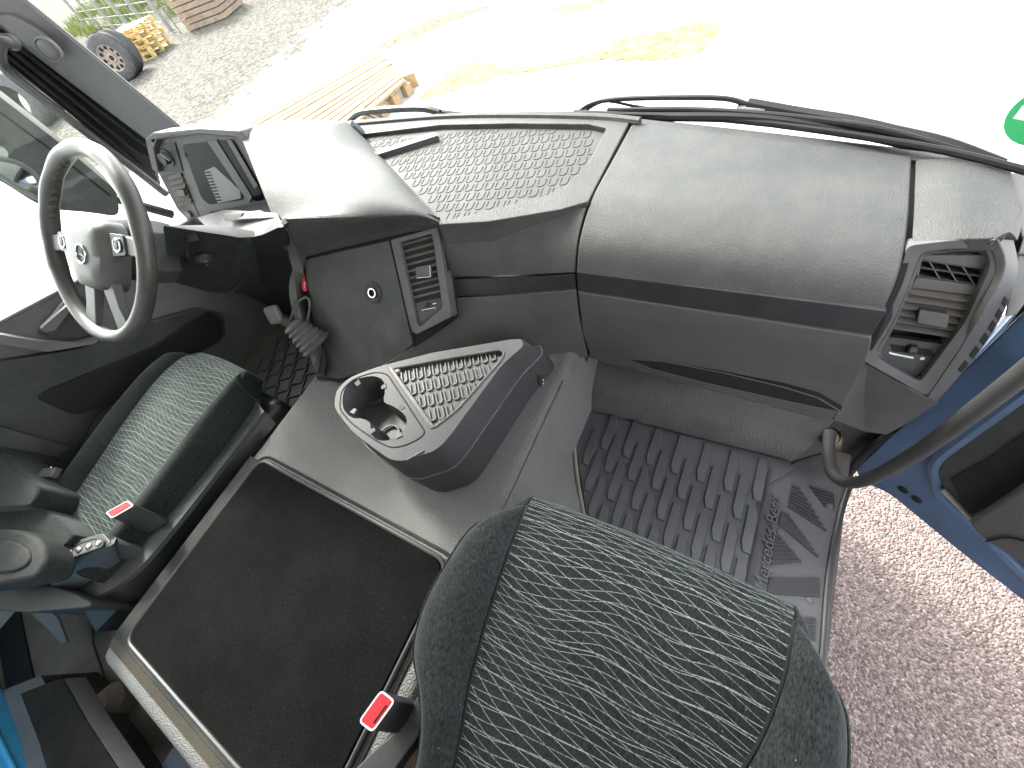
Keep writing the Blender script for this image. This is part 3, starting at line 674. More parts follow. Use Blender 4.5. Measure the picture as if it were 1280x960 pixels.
build('scale_mark', lathe([(0, .0006), (.003, .0006), (.003, 0)], onp(1153, 448, pv, -.0155), nv, 6), 'white', vr)
# outer end strip with demister slots
es = [[at(1247, 298, y=.63), at(1256, 338, y=.618), at(1219, 408, y=.585), at(1160, 497, y=.558)],
      [at(1268, 299, y=.655), at(1271, 350, y=.642), at(1234, 428, y=.605), at(1171, 503, y=.572)]]
em = [lerp(p, q_, .5) * .998 for p, q_ in zip(es[0], es[1])]
build('end_strip', loft([cat(es[0], 6), cat(em, 6), cat(es[1], 6)]), 'vent', dash, smooth=180, solid=.01)
E0, E1, EM = cat(es[0], 6), cat(es[1], 6), cat(em, 6)
def on_strip(i, w):
    i0 = min(int(i), len(E0) - 2); f = i - i0
    return lerp(lerp(EM[i0], EM[i0 + 1], f), lerp(E1[i0], E1[i0 + 1], f), w) * .9965
for k in range(6):
    i = 8.2 + k * 1.15
    build('demister_slot', ngon_prism([on_strip(i, .25), on_strip(i, .85), on_strip(i + .75, .85), on_strip(i + .75, .25)], V((0, .005, 0))), 'void', dash, bevel=.001)

# ------------------------------------------------------------------ driver hood, centre panel with console vent and socket
FL, FR = V((-1.055, .462, -.500)), at(548, 272, x=XV) + V((0, 0, .004))
BL, BR = V((-1.392, .725, -.387)), at(424, 151, y=.86)
BE = at(444, 160, y=.935)
def row(l, m, r, up=0): return cat([l, m, r], 8)
hood_rows = [
    [BL + V((.0, .03, -.06)), at(350, 154, y=.80) + V((0, .03, -.06)), BR + V((0, .03, -.06)), BE + V((0, .03, -.05))],
    [BL, at(350, 151, y=.79), BR, BE],
    [lerp(BL, FL, .35) + V((0, 0, .012)), at(392, 185, y=.70), at(450, 185, y=.78), at(468, 186, y=.845)],
    [lerp(BL, FL, .68) + V((0, 0, .014)), at(410, 220, y=.60), at(480, 216, y=.66), at(505, 226, y=.715)],
    [lerp(BL, FL, .93) + V((0, 0, .006)), at(430, 250, y=.53), at(500, 248, y=.575), at(540, 263, y=.60)],
    [at(357, 272, y=.452), at(445, 268, y=.502), at(515, 266, y=.548), at(548, 276, y=.566)],
    [at(362, 286, y=.448), at(445, 278, y=.497), at(515, 273, y=.546), at(549, 280, y=.568)],
    [at(372, 312, y=.452), at(440, 298, y=.505), at(510, 284, y=.553), at(549, 284, y=.574)],
    [at(378, 322, y=.456), at(440, 307, y=.508), at(510, 291, y=.556), at(549, 286, y=.578)],
    [at(378, 322, y=.456) + V((.01, .03, 0)), at(440, 307, y=.508) + V((0, .03, 0)), at(510, 291, y=.556) + V((0, .03, 0)), at(549, 286, y=.578) + V((0, .03, 0))]]
hr = [cat(r, 6) for r in hood_rows]
cols = [cat([r[i] for r in hr], 4) for i in range(len(hr[0]))]
build('driver_hood', loft(cols), 'dash', dash, smooth=180, solid=.012)
pc = plane(V((-.633, .575, -.527)), at(379, 323, y=.46), at(412, 472, z=-.838)); nc = pc[1]
def cpan(name, pts, mat, parent=dash, lift=0, d=.03, r=.004, **k):
    return build(name, ngon_prism(roundpoly(onps(pts, pc, lift), r, 2), nc * -d), mat, parent, **k)
cpan('centre_panel', [(380, 324), (486, 300), (516, 431), (488, 454), (425, 474), (400, 470), (388, 380)], 'panel', bevel=.003)
cpan('panel_seam', [(376, 320), (552, 280), (566, 398), (486, 458), (424, 478), (396, 474)], 'void', lift=-.01)
sock = build('power_socket', lathe([(.027, .0), (.027, .005), (.024, .006), (.020, .003), (.012, .002)], onp(466, 366, pc, .0), nc, 28), 'panel', dash)
build('socket_ring', lathe([(.0125, .001), (.0125, .008), (.0095, .008), (.0095, -.002)], onp(467, 366, pc, .0), nc, 24), 'chrome', sock)
build('socket_well', lathe([(.0096, .003), (.0092, .001), (0, .0005)], onp(467, 366, pc), nc, 20), 'void', sock)
# console vent
vo = [(488, 300), (547, 284), (564, 396), (521, 418), (514, 414)]
vi = [(499, 303), (540, 292), (553, 385), (526, 408), (521, 405)]
vc = build('air_vent', frame(roundpoly(onps(vo, pc, .003), .005, 3), roundpoly(onps(vi, pc, .001), .006, 3), nc, .03), 'vent', dash, bevel=.002, smooth=40)
build('backing', ngon_prism(onps(vi, pc, -.035), nc * -.003), 'void', vc)
slats(vc, (501, 304), (541, 293), (551, 370), (514, 379), 9, pc, 'slat', .018, -.006)
build('slat_tab', ngon_prism(roundpoly(onps([(519, 334), (536, 331), (538, 346), (520, 348)], pc, .001), .002, 2), nc * -.014), 'vent', vc, bevel=.0012)
build('tab_edge', tube(onps([(521, 347.5), (538, 346), (537, 332)], pc, .0015), .0008, 5), 'white', vc)
build('control_field', ngon_prism(onps([(514, 380), (551, 372), (554, 386), (526, 409), (520, 406)], pc, -.006), nc * -.01), 'panel', vc)
build('thumbwheel', lathe([(0, .004), (.005, .004), (.006, 0), (.005, -.004), (0, -.004)], onp(534, 381, pc, -.004), onp(545, 378, pc) - onp(525, 384, pc), 12), 'black', vc)
build('scale_mark', tube(onps([(528, 389), (528, 387.5), (544, 384.5), (544, 386)], pc, -.0055), .0007, 5), 'white', vc)
build('scale_mark', tube(onps([(541, 380), (545, 379)], pc, -.003), .0012, 5), 'white', vc)

# driver-facing control side of the centre block
KL = [at(345, 262, x=-1.19), at(356, 300, x=-1.10), at(366, 340, x=-1.08), at(374, 385, x=-1.06), at(392, 440, x=-1.0), at(404, 470, x=-.985)]
KR = [at(357, 285, y=.452), at(370, 312, y=.452), at(382, 350, y=.43), at(391, 392, y=.40), at(413, 425, y=.34), at(413, 436, y=.32)]
KR[-1] = at(410, 472, y=.26) if False else KR[-1]
build('control_side', loft([cat(KL, 5), cat(KR, 5)]), 'hub', dash, solid=.02, smooth=180)
pk = plane(KL[1], KL[3], KR[2])
for (x, y, w, h) in ((352, 288, 5, 7), (358, 306, 6, 9), (366, 326, 5, 8), (371, 333, 4, 5), (375, 341, 4, 5), (379, 330, 3, 4)):
    build('push_button', ngon_prism(onps([(x - w, y - h), (x, y - h * .8), (x + w, y + h), (x, y + h * .8)], pk, .004), pk[1] * -.01), 'black', dash, bevel=.001)
hz = build('hazard_switch', ngon_prism(roundpoly(onps([(380, 346), (386, 352), (386, 362), (381, 365), (378, 357)], pk, .007), .003, 2), pk[1] * -.012), 'red', dash, bevel=.001)
build('hazard_triangle', tube(onps([(381, 352), (385, 357), (381, 360)], pk, .009), .0007, 5, True), 'white', hz)
# cup ring beside the lever
rp = plane(at(372, 376, x=-1.05), at(384, 400, x=-1.03), at(362, 410, x=-1.07))
ringc = at(373, 396, x=-1.06)
build('cup_ring', tube(cat([at(366, 412, x=-1.075), at(364, 398, x=-1.075), at(371, 380, x=-1.06), at(381, 372, x=-1.045), at(387, 378, x=-1.035), at(384, 400, x=-1.04), at(376, 414, x=-1.06)], 6, True), .0035, 8, True), 'hub', dash)
build('lower_front', loft([cat([at(388, 380, y=.41), at(413, 430, y=.34), at(418, 445, y=.32), at(412, 474, y=.25)], 4), cat([at(380, 400, x=-1.03), at(400, 432, x=-1.0), at(400, 448, x=-.99), at(398, 466, x=-.98)], 4)]), 'panel', dash, solid=.015, smooth=180)
build('centre_body', prism([V((-1.0, .56, -.60)), V((-.62, .66, -.60)), V((-.62, .72, -.60)), V((-1.2, .75, -.60))], V((0, 0, -.5))), 'black', dash)

# gear lever
gl = thing('gear_lever', 'black gear lever with ribbed rubber gaiter beside the dark console panel', 'gear lever', at(392, 440, x=-1.0))
g0, g1 = at(397, 432, x=-1.0), at(364, 405, x=-1.045)
ax = (g1 - g0)
prof = []
for i in range(13):
    t = i / 12; r = .047 - .022 * t; prof.append((r + (.004 if i % 2 else -.003), ax.length * t))
build('gaiter', lathe(prof + [(.012, ax.length * 1.03), (.0, ax.length * 1.03)], g0, ax, 22), 'hub', gl, smooth=60)
g2 = at(345, 398, x=-1.075); g3 = at(340, 388, x=-1.08)
build('stick', tube(cat([g1 - ax * .1, lerp(g1, g2, .5), g2], 4), [.013, .013, .013, .0125, .012, .012, .0115, .011, .011], 12), 'black', gl)
kx = (g3 - g2).normalized()
build('knob', box(lerp(g2, g3, .45), (.036, .03, .05), kx.orthogonal().normalized(), kx.cross(kx.orthogonal().normalized()), kx), 'hub', gl, bevel=.010, seg=4)

# ------------------------------------------------------------------ instrument cluster and column
pcl = plane(at(186, 178, x=-1.81), at(300, 168, y=.712), at(250, 276, y=.575)); ncl = pcl[1]
def clus(name, pts, mat, parent, lift=0, d=.02, r=.006, **k): return build(name, ngon_prism(roundpoly(onps(pts, pcl, lift), r, 3), ncl * -d), mat, parent, **k)
ic = clus('cluster_panel', [(190, 176), (246, 164), (303, 166), (330, 215), (352, 268), (248, 284), (214, 240), (196, 215)], 'vent', dash, 0, .04, .01, bevel=.003)
ho = [(181, 174), (190, 166), (248, 160), (300, 163), (312, 178), (340, 240), (333, 244), (304, 180), (296, 172), (248, 168), (196, 175), (192, 186), (198, 216), (190, 213)]
build('cluster_hood', prism(onps(ho, pcl, .022), ncl * -.07), 'hub', dash, bevel=.005, smooth=40)
sc_ = clus('gauge_glass', [(227, 181), (262, 177), (303, 233), (303, 250), (262, 256), (252, 248)], 'screen', dash, .003, .005, .012)
clus('gauge_face', [(255, 214), (268, 208), (300, 238), (301, 248), (272, 254)], 'gauge', sc_, .0045, .002, .006)
for k in range(10):
    t = k / 9; px, py = 262 + 14 * t, 216 + 35 * t
    clus('gauge_tick', [(px - 7, py - 1.0), (px, py - 1.6), (px + 1, py), (px - 6, py + .6)], 'screen', sc_, .006, .001, .0004)
clus('gauge_pod', [(277, 212), (286, 208), (297, 222), (301, 236), (293, 232)], 'screen', sc_, .0055, .002, .004)
clus('screen_right', [(266, 175), (291, 176), (318, 222), (330, 250), (318, 252)], 'screen', dash, .003, .005, .012)
clus('screen_divider', [(259, 177), (270, 175), (315, 246), (311, 254)], 'hub', dash, .006, .005, .003)
clus('screen_divider', [(283, 175), (289, 175), (322, 232), (318, 236)], 'hub', dash, .006, .005, .002)
lk_ = clus('light_switch_plate', [(193, 183), (218, 178), (228, 214), (199, 216)], 'panel', dash, .004, .01, .004, bevel=.002)
lsw = build('light_switch', lathe([(.0, .022), (.017, .020), (.019, .004), (.026, .002), (.027, -.002)], onp(209, 197, pcl, .006), ncl, 24), 'black', lk_)
build('switch_grip', box(onp(208, 196, pcl, .03), (.008, .034, .012), ncl.orthogonal().normalized(), ncl.cross(ncl.orthogonal().normalized()), ncl), 'hub', lsw, bevel=.002)
vd = clus('air_vent', [(200, 220), (226, 216), (250, 274), (236, 276), (222, 262)], 'black', dash, .002, .01, .004)
slats(vd, (209, 222), (225, 219), (240, 258), (224, 262), 6, pcl, 'slat', .012, .010)
clus('slat_tab', [(220, 238), (229, 237), (231, 245), (222, 246)], 'hub', vd, .016, .008, .002)
build('thumbwheel', lathe([(0, .004), (.012, .003), (.013, 0)], onp(236, 268, pcl, .006), ncl, 14), 'hub', vd)
# ledge between column and hood, with open slot
ld = [at(246, 272, y=.56), at(280, 262, y=.565), at(346, 266, y=.50), at(353, 282, y=.46), at(316, 294, y=.45), at(262, 288, y=.48)]
build('column_ledge', ngon_prism(roundpoly(ld, .01, 3), V((0, .01, -.03))), 'pillar_dark', dash, bevel=.004)
build('ledge_pocket', ngon_prism([at(277, 268, y=.52), at(325, 262, y=.52), at(345, 272, y=.485), at(300, 274, y=.49)], V((0, .004, -.012))), 'dash', dash, bevel=.003)
build('pocket_mouth', ngon_prism([at(279, 270, y=.505), at(302, 268, y=.505), at(300, 275, y=.49), at(281, 276, y=.49)], V((0, .01, -.002))), 'void', dash)
# dark mass under the ledge and hood (knee panel, pedal well)
build('knee_panel', loft([cat([at(262, 289, y=.475), at(316, 296, y=.445), at(354, 284, y=.455), at(362, 310, y=.47)], 4),
                          cat([at(262, 340, y=.46), at(312, 352, y=.46), at(352, 350, y=.48), at(372, 350, y=.49)], 4),
                          cat([at(230, 372, y=.50), at(300, 380, y=.52), at(350, 390, y=.53), at(375, 400, y=.54)], 4)]), 'black', dash, solid=.02, smooth=180)
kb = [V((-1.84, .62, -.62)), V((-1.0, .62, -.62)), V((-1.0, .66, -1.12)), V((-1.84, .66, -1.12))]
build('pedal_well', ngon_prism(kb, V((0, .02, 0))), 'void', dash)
build('dash_floor', ngon_prism([V((-1.84, .60, -.60)), V((-1.2, .58, -.56)), V((-1.1, .99, -.52)), V((-1.84, .95, -.52))], V((0, 0, -.03))), 'black', dash)

# steering wheel
WC, WR, WT, WS = V((-1.403, .218, -.382)), .222, .749, .105
wx = V((cos(WS), sin(WS), 0)); wy = V((-sin(WS) * cos(WT), cos(WS) * cos(WT), sin(WT))); wz = wx.cross(wy)
sw = thing('steering_wheel', 'grey leather steering wheel with four spokes and a round star emblem', 'steering wheel', WC)
def wp(u, v, w=0): return WC + wx * u + wy * v + wz * w
ring = [wp(WR * cos(a), WR * sin(a)) for a in [2 * pi * i / 72 for i in range(72)]]
rr = [.0185 + (.0016 * abs(sin(14 * 2 * pi * i / 72 * .5)) if 40 > i % 72 > 0 else 0) for i in range(72)]
build('rim', tube(ring, rr, 14, True), 'leather', sw, smooth=180)
# finger bumps inside the rim
for k in range(9):
    for s in (-1, 1):
        a = radians(90 + s * (20 + k * 6.2)); build('grip_bump', lathe([(.0, .006), (.007, .004), (.010, -.002)], wp((WR - .0165) * cos(a), (WR - .0165) * sin(a), 0), -(wx * cos(a) + wy * sin(a)), 8), 'leather', sw)
hubo = roundpoly([wp(-.085, .062, .0), wp(.085, .062, .0), wp(.098, .0, .0), wp(.062, -.105, .0), wp(-.062, -.105, .0), wp(-.098, .0, .0)], .03, 4)
c_ = sum(hubo, V()) / len(hubo)
hv = [lerp(c_, p, .55) + wz * .030 for p in hubo]; hm = [lerp(c_, p, .86) + wz * .024 for p in hubo]
build('airbag_cover', loft([[p - wz * .03 for p in hubo], hubo, hm, hv, [c_ + wz * .031] * len(hubo)], True), 'hub', sw, smooth=50)
for s in (-1, 1):
    build('spoke', loft([[wp(s * .09, .035, .006), wp(s * .09, -.02, .006), wp(s * .09, -.02, -.016), wp(s * .09, .035, -.016)], [wp(s * .15, .03, .006), wp(s * .15, -.012, .006), wp(s * .15, -.012, -.012), wp(s * .15, .03, -.012)], [wp(s * .212, .022, .006), wp(s * .212, -.018, .006), wp(s * .212, -.018, -.008), wp(s * .212, .022, -.008)]], True), 'hub', sw, bevel=.003)
    build('spoke', loft([[wp(s * .012, -.075, .008), wp(s * .062, -.065, .008), wp(s * .062, -.065, -.014), wp(s * .012, -.075, -.014)], [wp(s * .038, -.150, .006), wp(s * .082, -.140, .006), wp(s * .082, -.14, -.012), wp(s * .038, -.15, -.012)], [wp(s * .06, -.213, .004), wp(s * .112, -.192, .004), wp(s * .112, -.192, -.008), wp(s * .06, -.213, -.008)]], True), 'hub', sw, bevel=.003)
    bp_ = build('button_pad', ngon_prism(roundpoly([wp(s * .105, .034, .012), wp(s * .158, .032, .010), wp(s * .160, -.014, .010), wp(s * .105, -.018, .012)], .008, 3), wz * -.01), 'black', sw, bevel=.002)
    build('button_ring', tube(disc(wp(s * .132, .008, .0125), .015, wz, 20), .002, 6, True), 'chrome', bp_)
    build('button', lathe([(0, .004), (.008, .003), (.009, 0)], wp(s * .132, .008, .012), wz, 14), 'hub', bp_)
    for t in (-1, 1): build('button_mark', box(wp(s * .132, .008 + t * .0115, .0135), (.006, .003, .002), wx, wy, wz), 'white', bp_)
em = build('emblem_ring', tube(disc(wp(.010, -.018, .033), .022, wz, 28), .0022, 8, True), 'chrome', sw)
sv = []
for k in range(6):
    a = pi / 2 + k * pi / 3; r_ = .0215 if k % 2 == 0 else .0045; sv.append(wp(.010 + r_ * cos(a), -.018 + r_ * sin(a), .0325))
build('emblem_star', (sv + [wp(.010, -.018, .037)], [(i, (i + 1) % 6, 6) for i in range(6)]), 'chrome', em, smooth=10)
# column shroud
co = thing('steering_column', 'dark steering column shroud with ignition switch behind the wheel', 'steering column', WC - wz * .1)
def shr(d, s, up=0): return [WC - wz * d + wx * (s * .10 * x) + wy * (s * .075 * y + up) for x, y in ((-1, .6), (-.7, 1), (.7, 1), (1, .6), (1, -.6), (.7, -1), (-.7, -1), (-1, -.6))]
build('hub_shroud', loft([shr(.03, .75), shr(.05, 1.0), shr(.10, 1.05), shr(.13, 1.0)], True), 'panel', co, smooth=60, bevel=.004)
A_ = [at(205, 282, y=.30), at(272, 281, y=.40), at(296, 288, y=.44), at(318, 300, y=.45), at(314, 330, y=.44), at(290, 362, y=.40), at(262, 365, y=.36), at(215, 352, y=.29)]
dpt = wz * -.10 + V((0, .04, -.05))
build('column_shroud', loft([[p - wz * .0 + dpt * 1 for p in A_], A_, [lerp(sum(A_, V()) / 8, p, .9) - dpt * .09 for p in A_], [sum(A_, V()) / 8 - dpt * .09] * 8], True), 'panel', co, smooth=50)
pco = plane(A_[0], A_[3], A_[5])
ign = build('ignition_switch', lathe([(.026, 0), (.026, .010), (.022, .014), (.015, .012), (.012, .018), (0, .018)], onp(254, 322, pco, .006), pco[1], 26), 'panel', co)
build('key_slot', lathe([(.007, .020), (.007, .021), (0, .021)], onp(254, 322, pco, .006), pco[1], 14), 'chrome', ign)
build('switch_lever', ngon_prism(roundpoly(onps([(235, 303), (249, 300), (252, 308), (243, 312), (244, 334), (236, 328)], pco, .022), .004, 2), pco[1] * -.02), 'black', co, bevel=.003)
build('shroud_edge', tube(cat([onp(319, 303, pco, .003), onp(315, 332, pco, .003), onp(291, 364, pco, .003), onp(264, 366, pco, .003)], 5), .0016, 6), 'hub', co)
stk = build('stalk', tube(cat([wp(-.07, .02, -.07), wp(-.15, .03, -.06), wp(-.2, .035, -.055)], 5), .009, 10), 'black', co)

# driver floor mat seen past the lever
dm = thing('floor_mat', 'dark wavy-ribbed rubber floor mat in the driver footwell beyond the seat', 'floor mat', at(360, 490, z=FLOOR))
zq = FLOOR + .012
build('sheet', ngon_prism([V((-1.75, .6, zq)), V((-1.112, .6, zq)), V((-1.112, -.1, zq)), V((-1.75, -.1, zq))], V((0, 0, -.01))), 'sill', dm)
rib = build('ridge', tube([V((.022 * (1 if (i // 2) % 2 else -1) * (1 if i % 4 in (1, 2) else .2), i * .028, 0)) for i in range(9)], .006, 6), 'sill', dm); st = []
for i in range(16):
    for j in range(3):
        put_copy(rib, Matrix.Translation((-1.70 + i * .037, -.06 + j * .22 + (i % 2) * .05, zq + .002)), dm, st)

# ------------------------------------------------------------------ driver door (closed)
XD = -1.83
dd = thing('driver_door', 'closed driver door with dark grey trim, armrest and open window', 'door', (XD, 0, -.9))
pd = plane(V((XD, 0, 0)), V((XD, 1, 0)), V((XD, 0, 1)))
sill_ = [at(-90, 450, x=XD), at(0, 404, x=XD), at(80, 364, x=XD), at(140, 334, x=XD), at(226, 292, x=XD)]
build('inner_panel', ngon_prism([V((XD, -.55, -.46)), V((XD, -.04, -.492)), V((XD, .503, -.60)), V((XD, .70, -.64)), V((XD, .70, -1.2)), V((XD, -.55, -1.2))], V((-.05, 0, 0))), 'pillar', dd, bevel=.012, seg=3)
X2 = XD + .035
def door_bit(name, pts, x, mat, d=.03, r=.01, **k): return build(name, ngon_prism(roundpoly([at(px, py, x=x) for px, py in pts], r, 3), V((-d, 0, 0))), mat, dd, **k)
door_bit('lower_panel', [(-60, 620), (-60, 470), (0, 452), (100, 436), (180, 405), (250, 385), (280, 392), (283, 420), (240, 440), (120, 520), (80, 600)], X2, 'panel', .034, .02, bevel=.01, seg=3)
door_bit('pocket', [(45, 498), (60, 488), (190, 435), (262, 388), (278, 400), (278, 425), (150, 500), (95, 520)], X2 + .012, 'void', .02, .02, bevel=.006)
door_bit('pocket_lip', [(-60, 545), (0, 533), (90, 560), (75, 572), (0, 558), (-60, 560)], X2 + .03, 'panel', .03, .006, bevel=.004)
door_bit('pull_recess', [(48, 418), (60, 400), (92, 366), (108, 372), (120, 400), (128, 412), (100, 424)], X2 + .0, 'panel', .02, .012, bevel=.006)
door_bit('pull_handle', [(51, 411), (86, 380), (93, 382), (70, 413), (57, 416)], X2 + .02, 'pillar', .02, .005, bevel=.004)
door_bit('armrest', [(-60, 425), (0, 418), (40, 425), (100, 429), (128, 421), (118, 430), (60, 440), (0, 430), (-60, 440)], X2 + .03, 'pillar', .05, .006, bevel=.005)
build('window_seal', tube([V((XD + .004, -.5, -.46)), V((XD + .004, -.04, -.49)), V((XD + .004, .503, -.602))], .006, 8), 'pillar', dd)
build('window_glass', prism([V((XD - .02, -.5, -.47)), V((XD - .02, .47, -.60)), at(203, 240, x=XD - .02), at(108, 166, x=XD - .02), at(8, 89, x=XD - .02), V((XD - .02, at(8, 89, x=XD - .02).y + .06, .4)), V((XD - .02, -.5, .4))], V((-.004, 0, 0))), 'glass', dd)

# ------------------------------------------------------------------ left windscreen pillar, its grab handle
XP = -1.80
ap = thing('windscreen_pillar', 'grey trimmed windscreen pillar left of the instrument cluster, round speaker cover on it', 'pillar', at(225, 165, y=.72))
e1 = [at(-70, -80, y=.72), at(29, 0, y=.745), at(120, 74, y=.775), at(226, 161, y=.81)]
e2 = [at(-100, -50, y=.655), at(0, 36, y=.675), at(82, 99, y=.70), at(182, 174, y=.73)]
midp = [lerp(a_, b_, .5) * .996 for a_, b_ in zip(e1, e2)]
build('trim', loft([cat(e1, 5), cat(midp, 5), cat(e2, 5)]), 'pillar', ap, solid=.02, smooth=180)
build('glass_edge', tube(cat([p * 1.004 for p in e1], 5), .006, 8), 'void', ap)
e3 = [at(-110, -30, y=.60), at(0, 70, y=.62), at(90, 145, y=.65), at(199, 236, y=.68)]
build('seal_channel', loft([cat([p * 1.002 for p in e2], 5), cat([lerp(a_, b_, .5) * 1.01 for a_, b_ in zip(e2, e3)], 5), cat(e3, 5)]), 'seal', ap, solid=.03, smooth=180)
for t_, r_ in ((.15, .006), (.45, .008), (.75, .006)):
    build('seal_rib', tube(cat([lerp(a_, b_, t_) * .997 for a_, b_ in zip(e2, e3)], 5), r_, 8), 'seal', ap)
pp = plane(e1[1], e1[3], e2[1])
sp_ = build('speaker_cover', lathe([(0, .008), (.021, .008), (.025, .004), (.028, .008), (.031, .006), (.032, -.004)], onp(61, 61, pp, .03), pp[1], 30), 'pillar', ap, smooth=60)
build('speaker_housing', ngon_prism(roundpoly(onps([(-12, 20), (14, 18), (50, 42), (76, 66), (70, 78), (26, 52)], pp, .018), .02, 3), pp[1] * -.03), 'pillar', ap, bevel=.01, seg=3)
gh = thing('grab_handle', 'slim grey grab handle running along the left windscreen pillar beside the window', 'grab handle', at(100, 170, y=.55))
build('bar', tube(cat([at(12, 52, y=.62), at(2, 54, y=.60), at(1, 72, y=.59), at(10, 90, y=.585), at(50, 121, y=.595), at(110, 167, y=.615), at(160, 205, y=.63), at(208, 243, y=.65)], 6), .013, 12), 'pillar_dark', gh, smooth=180)
build('end_bracket', lathe([(.0, .012), (.018, .010), (.02, -.01)], at(12, 52, y=.625), V((.6, -.6, .3)), 14), 'pillar_dark', gh)

# driver mirror outside
mir = thing('door_mirror', 'large dark exterior mirror housing seen through the driver window', 'mirror', at(60, 200, x=-2.1))
mq_ = [(-60, 75), (0, 121), (76, 180), (148, 240), (150, 272), (112, 266), (62, 262), (40, 252), (0, 226), (-60, 196)]
build('housing', ngon_prism(roundpoly([at(x, y, x=-2.12) if False else at(x, y, **{'x': -2.12}) for x, y in mq_], .03, 3), V((-.14, .05, .02))), 'pillar_dark', mir, bevel=.02, seg=3)
pm = plane(at(0, 116, x=-2.12), at(140, 225, x=-2.12), at(0, 224, x=-2.12))
build('seam', tube(onps([(-20, 124), (0, 140), (60, 184), (138, 244)], pm, .002), .003, 6), 'void', mir)
gl_o = [(-40, 190), (0, 198), (24, 203), (46, 219), (56, 243), (50, 250), (24, 236), (0, 219), (-40, 200)]
build('mirror_glass', ngon_prism(roundpoly(onps(gl_o, pm, .006), .02, 3), pm[1] * -.012), 'mirror', mir)
build('glass_rim', tube(roundpoly(onps(gl_o, pm, .006), .02, 3), .008, 8, True), 'pillar', mir)
build('lower_mirror', ngon_prism(roundpoly(onps([(-20, 178), (8, 184), (12, 200), (-20, 196)], pm, .006), .015, 3), pm[1] * -.012), 'mirror', mir)
build('arm', tube([at(150, 250, x=-2.0), at(215, 268, x=-1.88)], .015, 10), 'seal', mir)

# ------------------------------------------------------------------ windscreen, sticker, wipers
wsn = thing('windscreen', 'clear windscreen glass above the dashboard', 'windscreen', (-.745, .97, -.5))
base = [V((-1.83, .84, -.50)), V((-1.6, .93, -.51)), V((-1.2, .985, -.51)), V((-.745, .995, -.51)), V((-.44, .985, -.51)), V((-.1, .945, -.51)), V((.19, .86, -.51)), V((.33, .80, -.515))]
gb = cat(base, 4); gt = [V((-.745 + (p.x + .745) * .965, p.y - .07, .40)) for p in gb]
build('pane', loft([gb, gt]), 'glass', wsn, smooth=180)
build('lower_seal', tube([p + V((0, .006, .002)) for p in gb[3:]], .006, 8), 'seal', wsn)
stp = plane(V((.19, .855, -.51)), V((.33, .795, -.515)), V((.19, .79, .40)))
stc = onp(1310, 146, stp, .003)
sn = stp[1]; sx = V((1, 0, 0)); sx = (sx - sn * sx.dot(sn)).normalized(); sy = sn.cross(sx)
if sy.z < 0: sy = -sy
bdg = thing('windscreen_sticker', 'round green sticker with a white field stuck inside the windscreen at the right', 'sticker', stc)
rs = (onp(1257, 147, stp, .003) - stc).length
build('disc', lathe([(0, .0006), (rs, .0006), (rs, 0)], stc, sn, 40), 'green', bdg)
build('white_field', ngon_prism([stc + sx * (a_ * rs) + sy * (b_ * rs) + sn * .0012 for a_, b_ in ((-.78, -.22), (.78, -.22), (.78, .22), (-.78, .22))], sn * -.0005), 'white', bdg)
build('printed_mark', ngon_prism([stc + sx * (a_ * rs) + sy * (b_ * rs) + sn * .0018 for a_, b_ in ((-.5, -.10), (.5, -.10), (.5, .06), (-.46, .02))], sn * -.0004), 'rim', bdg)
def wiper(name, label, parts):
    w = thing(name, label, 'wiper', parts[0][1][0], 'windscreen wipers')
    for pn, path, r, mt in parts: build(pn, tube(cat(path, 5), r, 8), mt, w)
    return w
def wy_(pts, y0, y1=None):
    y1 = y0 if y1 is None else y1
    return [at(x, y, y=lerp(V((y0, 0, 0)), V((y1, 0, 0)), i / max(1, len(pts) - 1)).x) for i, (x, y) in enumerate(pts)]
wr_ = wiper('windscreen_wiper', 'long black wiper lying along the windscreen base above the glovebox lid', [
    ('arm', wy_([(935, 131), (1000, 143), (1060, 153), (1115, 166), (1180, 182), (1250, 209)], 1.03, .86), .013, 'seal'),
    ('blade', wy_([(718, 142), (800, 146), (935, 148), (1050, 163), (1150, 183), (1254, 211)], 1.015, .85), .009, 'seal'),
    ('blade_spring', wy_([(760, 138), (850, 137), (930, 141), (1020, 150), (1100, 162), (1200, 190)], 1.02, .87), .006, 'seal'),
    ('hose', wy_([(722, 140), (740, 129), (770, 124), (840, 122), (905, 123), (935, 131)], 1.03), .0055, 'black'),
    ('hose', wy_([(728, 141), (755, 127), (790, 132), (815, 136)], 1.028), .003, 'black')])
build('pivot', box(at(938, 139, y=1.02), (.06, .02, .02), (at(980, 142, y=1.0) - at(900, 136, y=1.03)).normalized()), 'pillar', wr_, bevel=.004)
build('arm_joint', box(at(1090, 160, y=.965), (.07, .018, .012), (at(1120, 166, y=.95) - at(1060, 153, y=.98)).normalized()), 'seal', wr_, bevel=.003)
build('linkage', tube(cat(wy_([(815, 138), (845, 135), (900, 140), (935, 147), (965, 145), (1000, 150)], 1.02, .99), 4), .003, 6), 'pillar', wr_)
wl_ = wiper('windscreen_wiper', 'short black wiper at the windscreen base beside the storage tray', [
    ('arm', wy_([(540, 139), (580, 144), (640, 146), (690, 147)], 1.06), .008, 'seal'),
    ('blade', wy_([(433, 156), (442, 146), (455, 140), (500, 136), (530, 136), (550, 141)], 1.04), .010, 'black'),
    ('hose', wy_([(436, 153), (452, 142), (480, 150), (520, 147), (550, 145)], 1.05), .0035, 'black')])

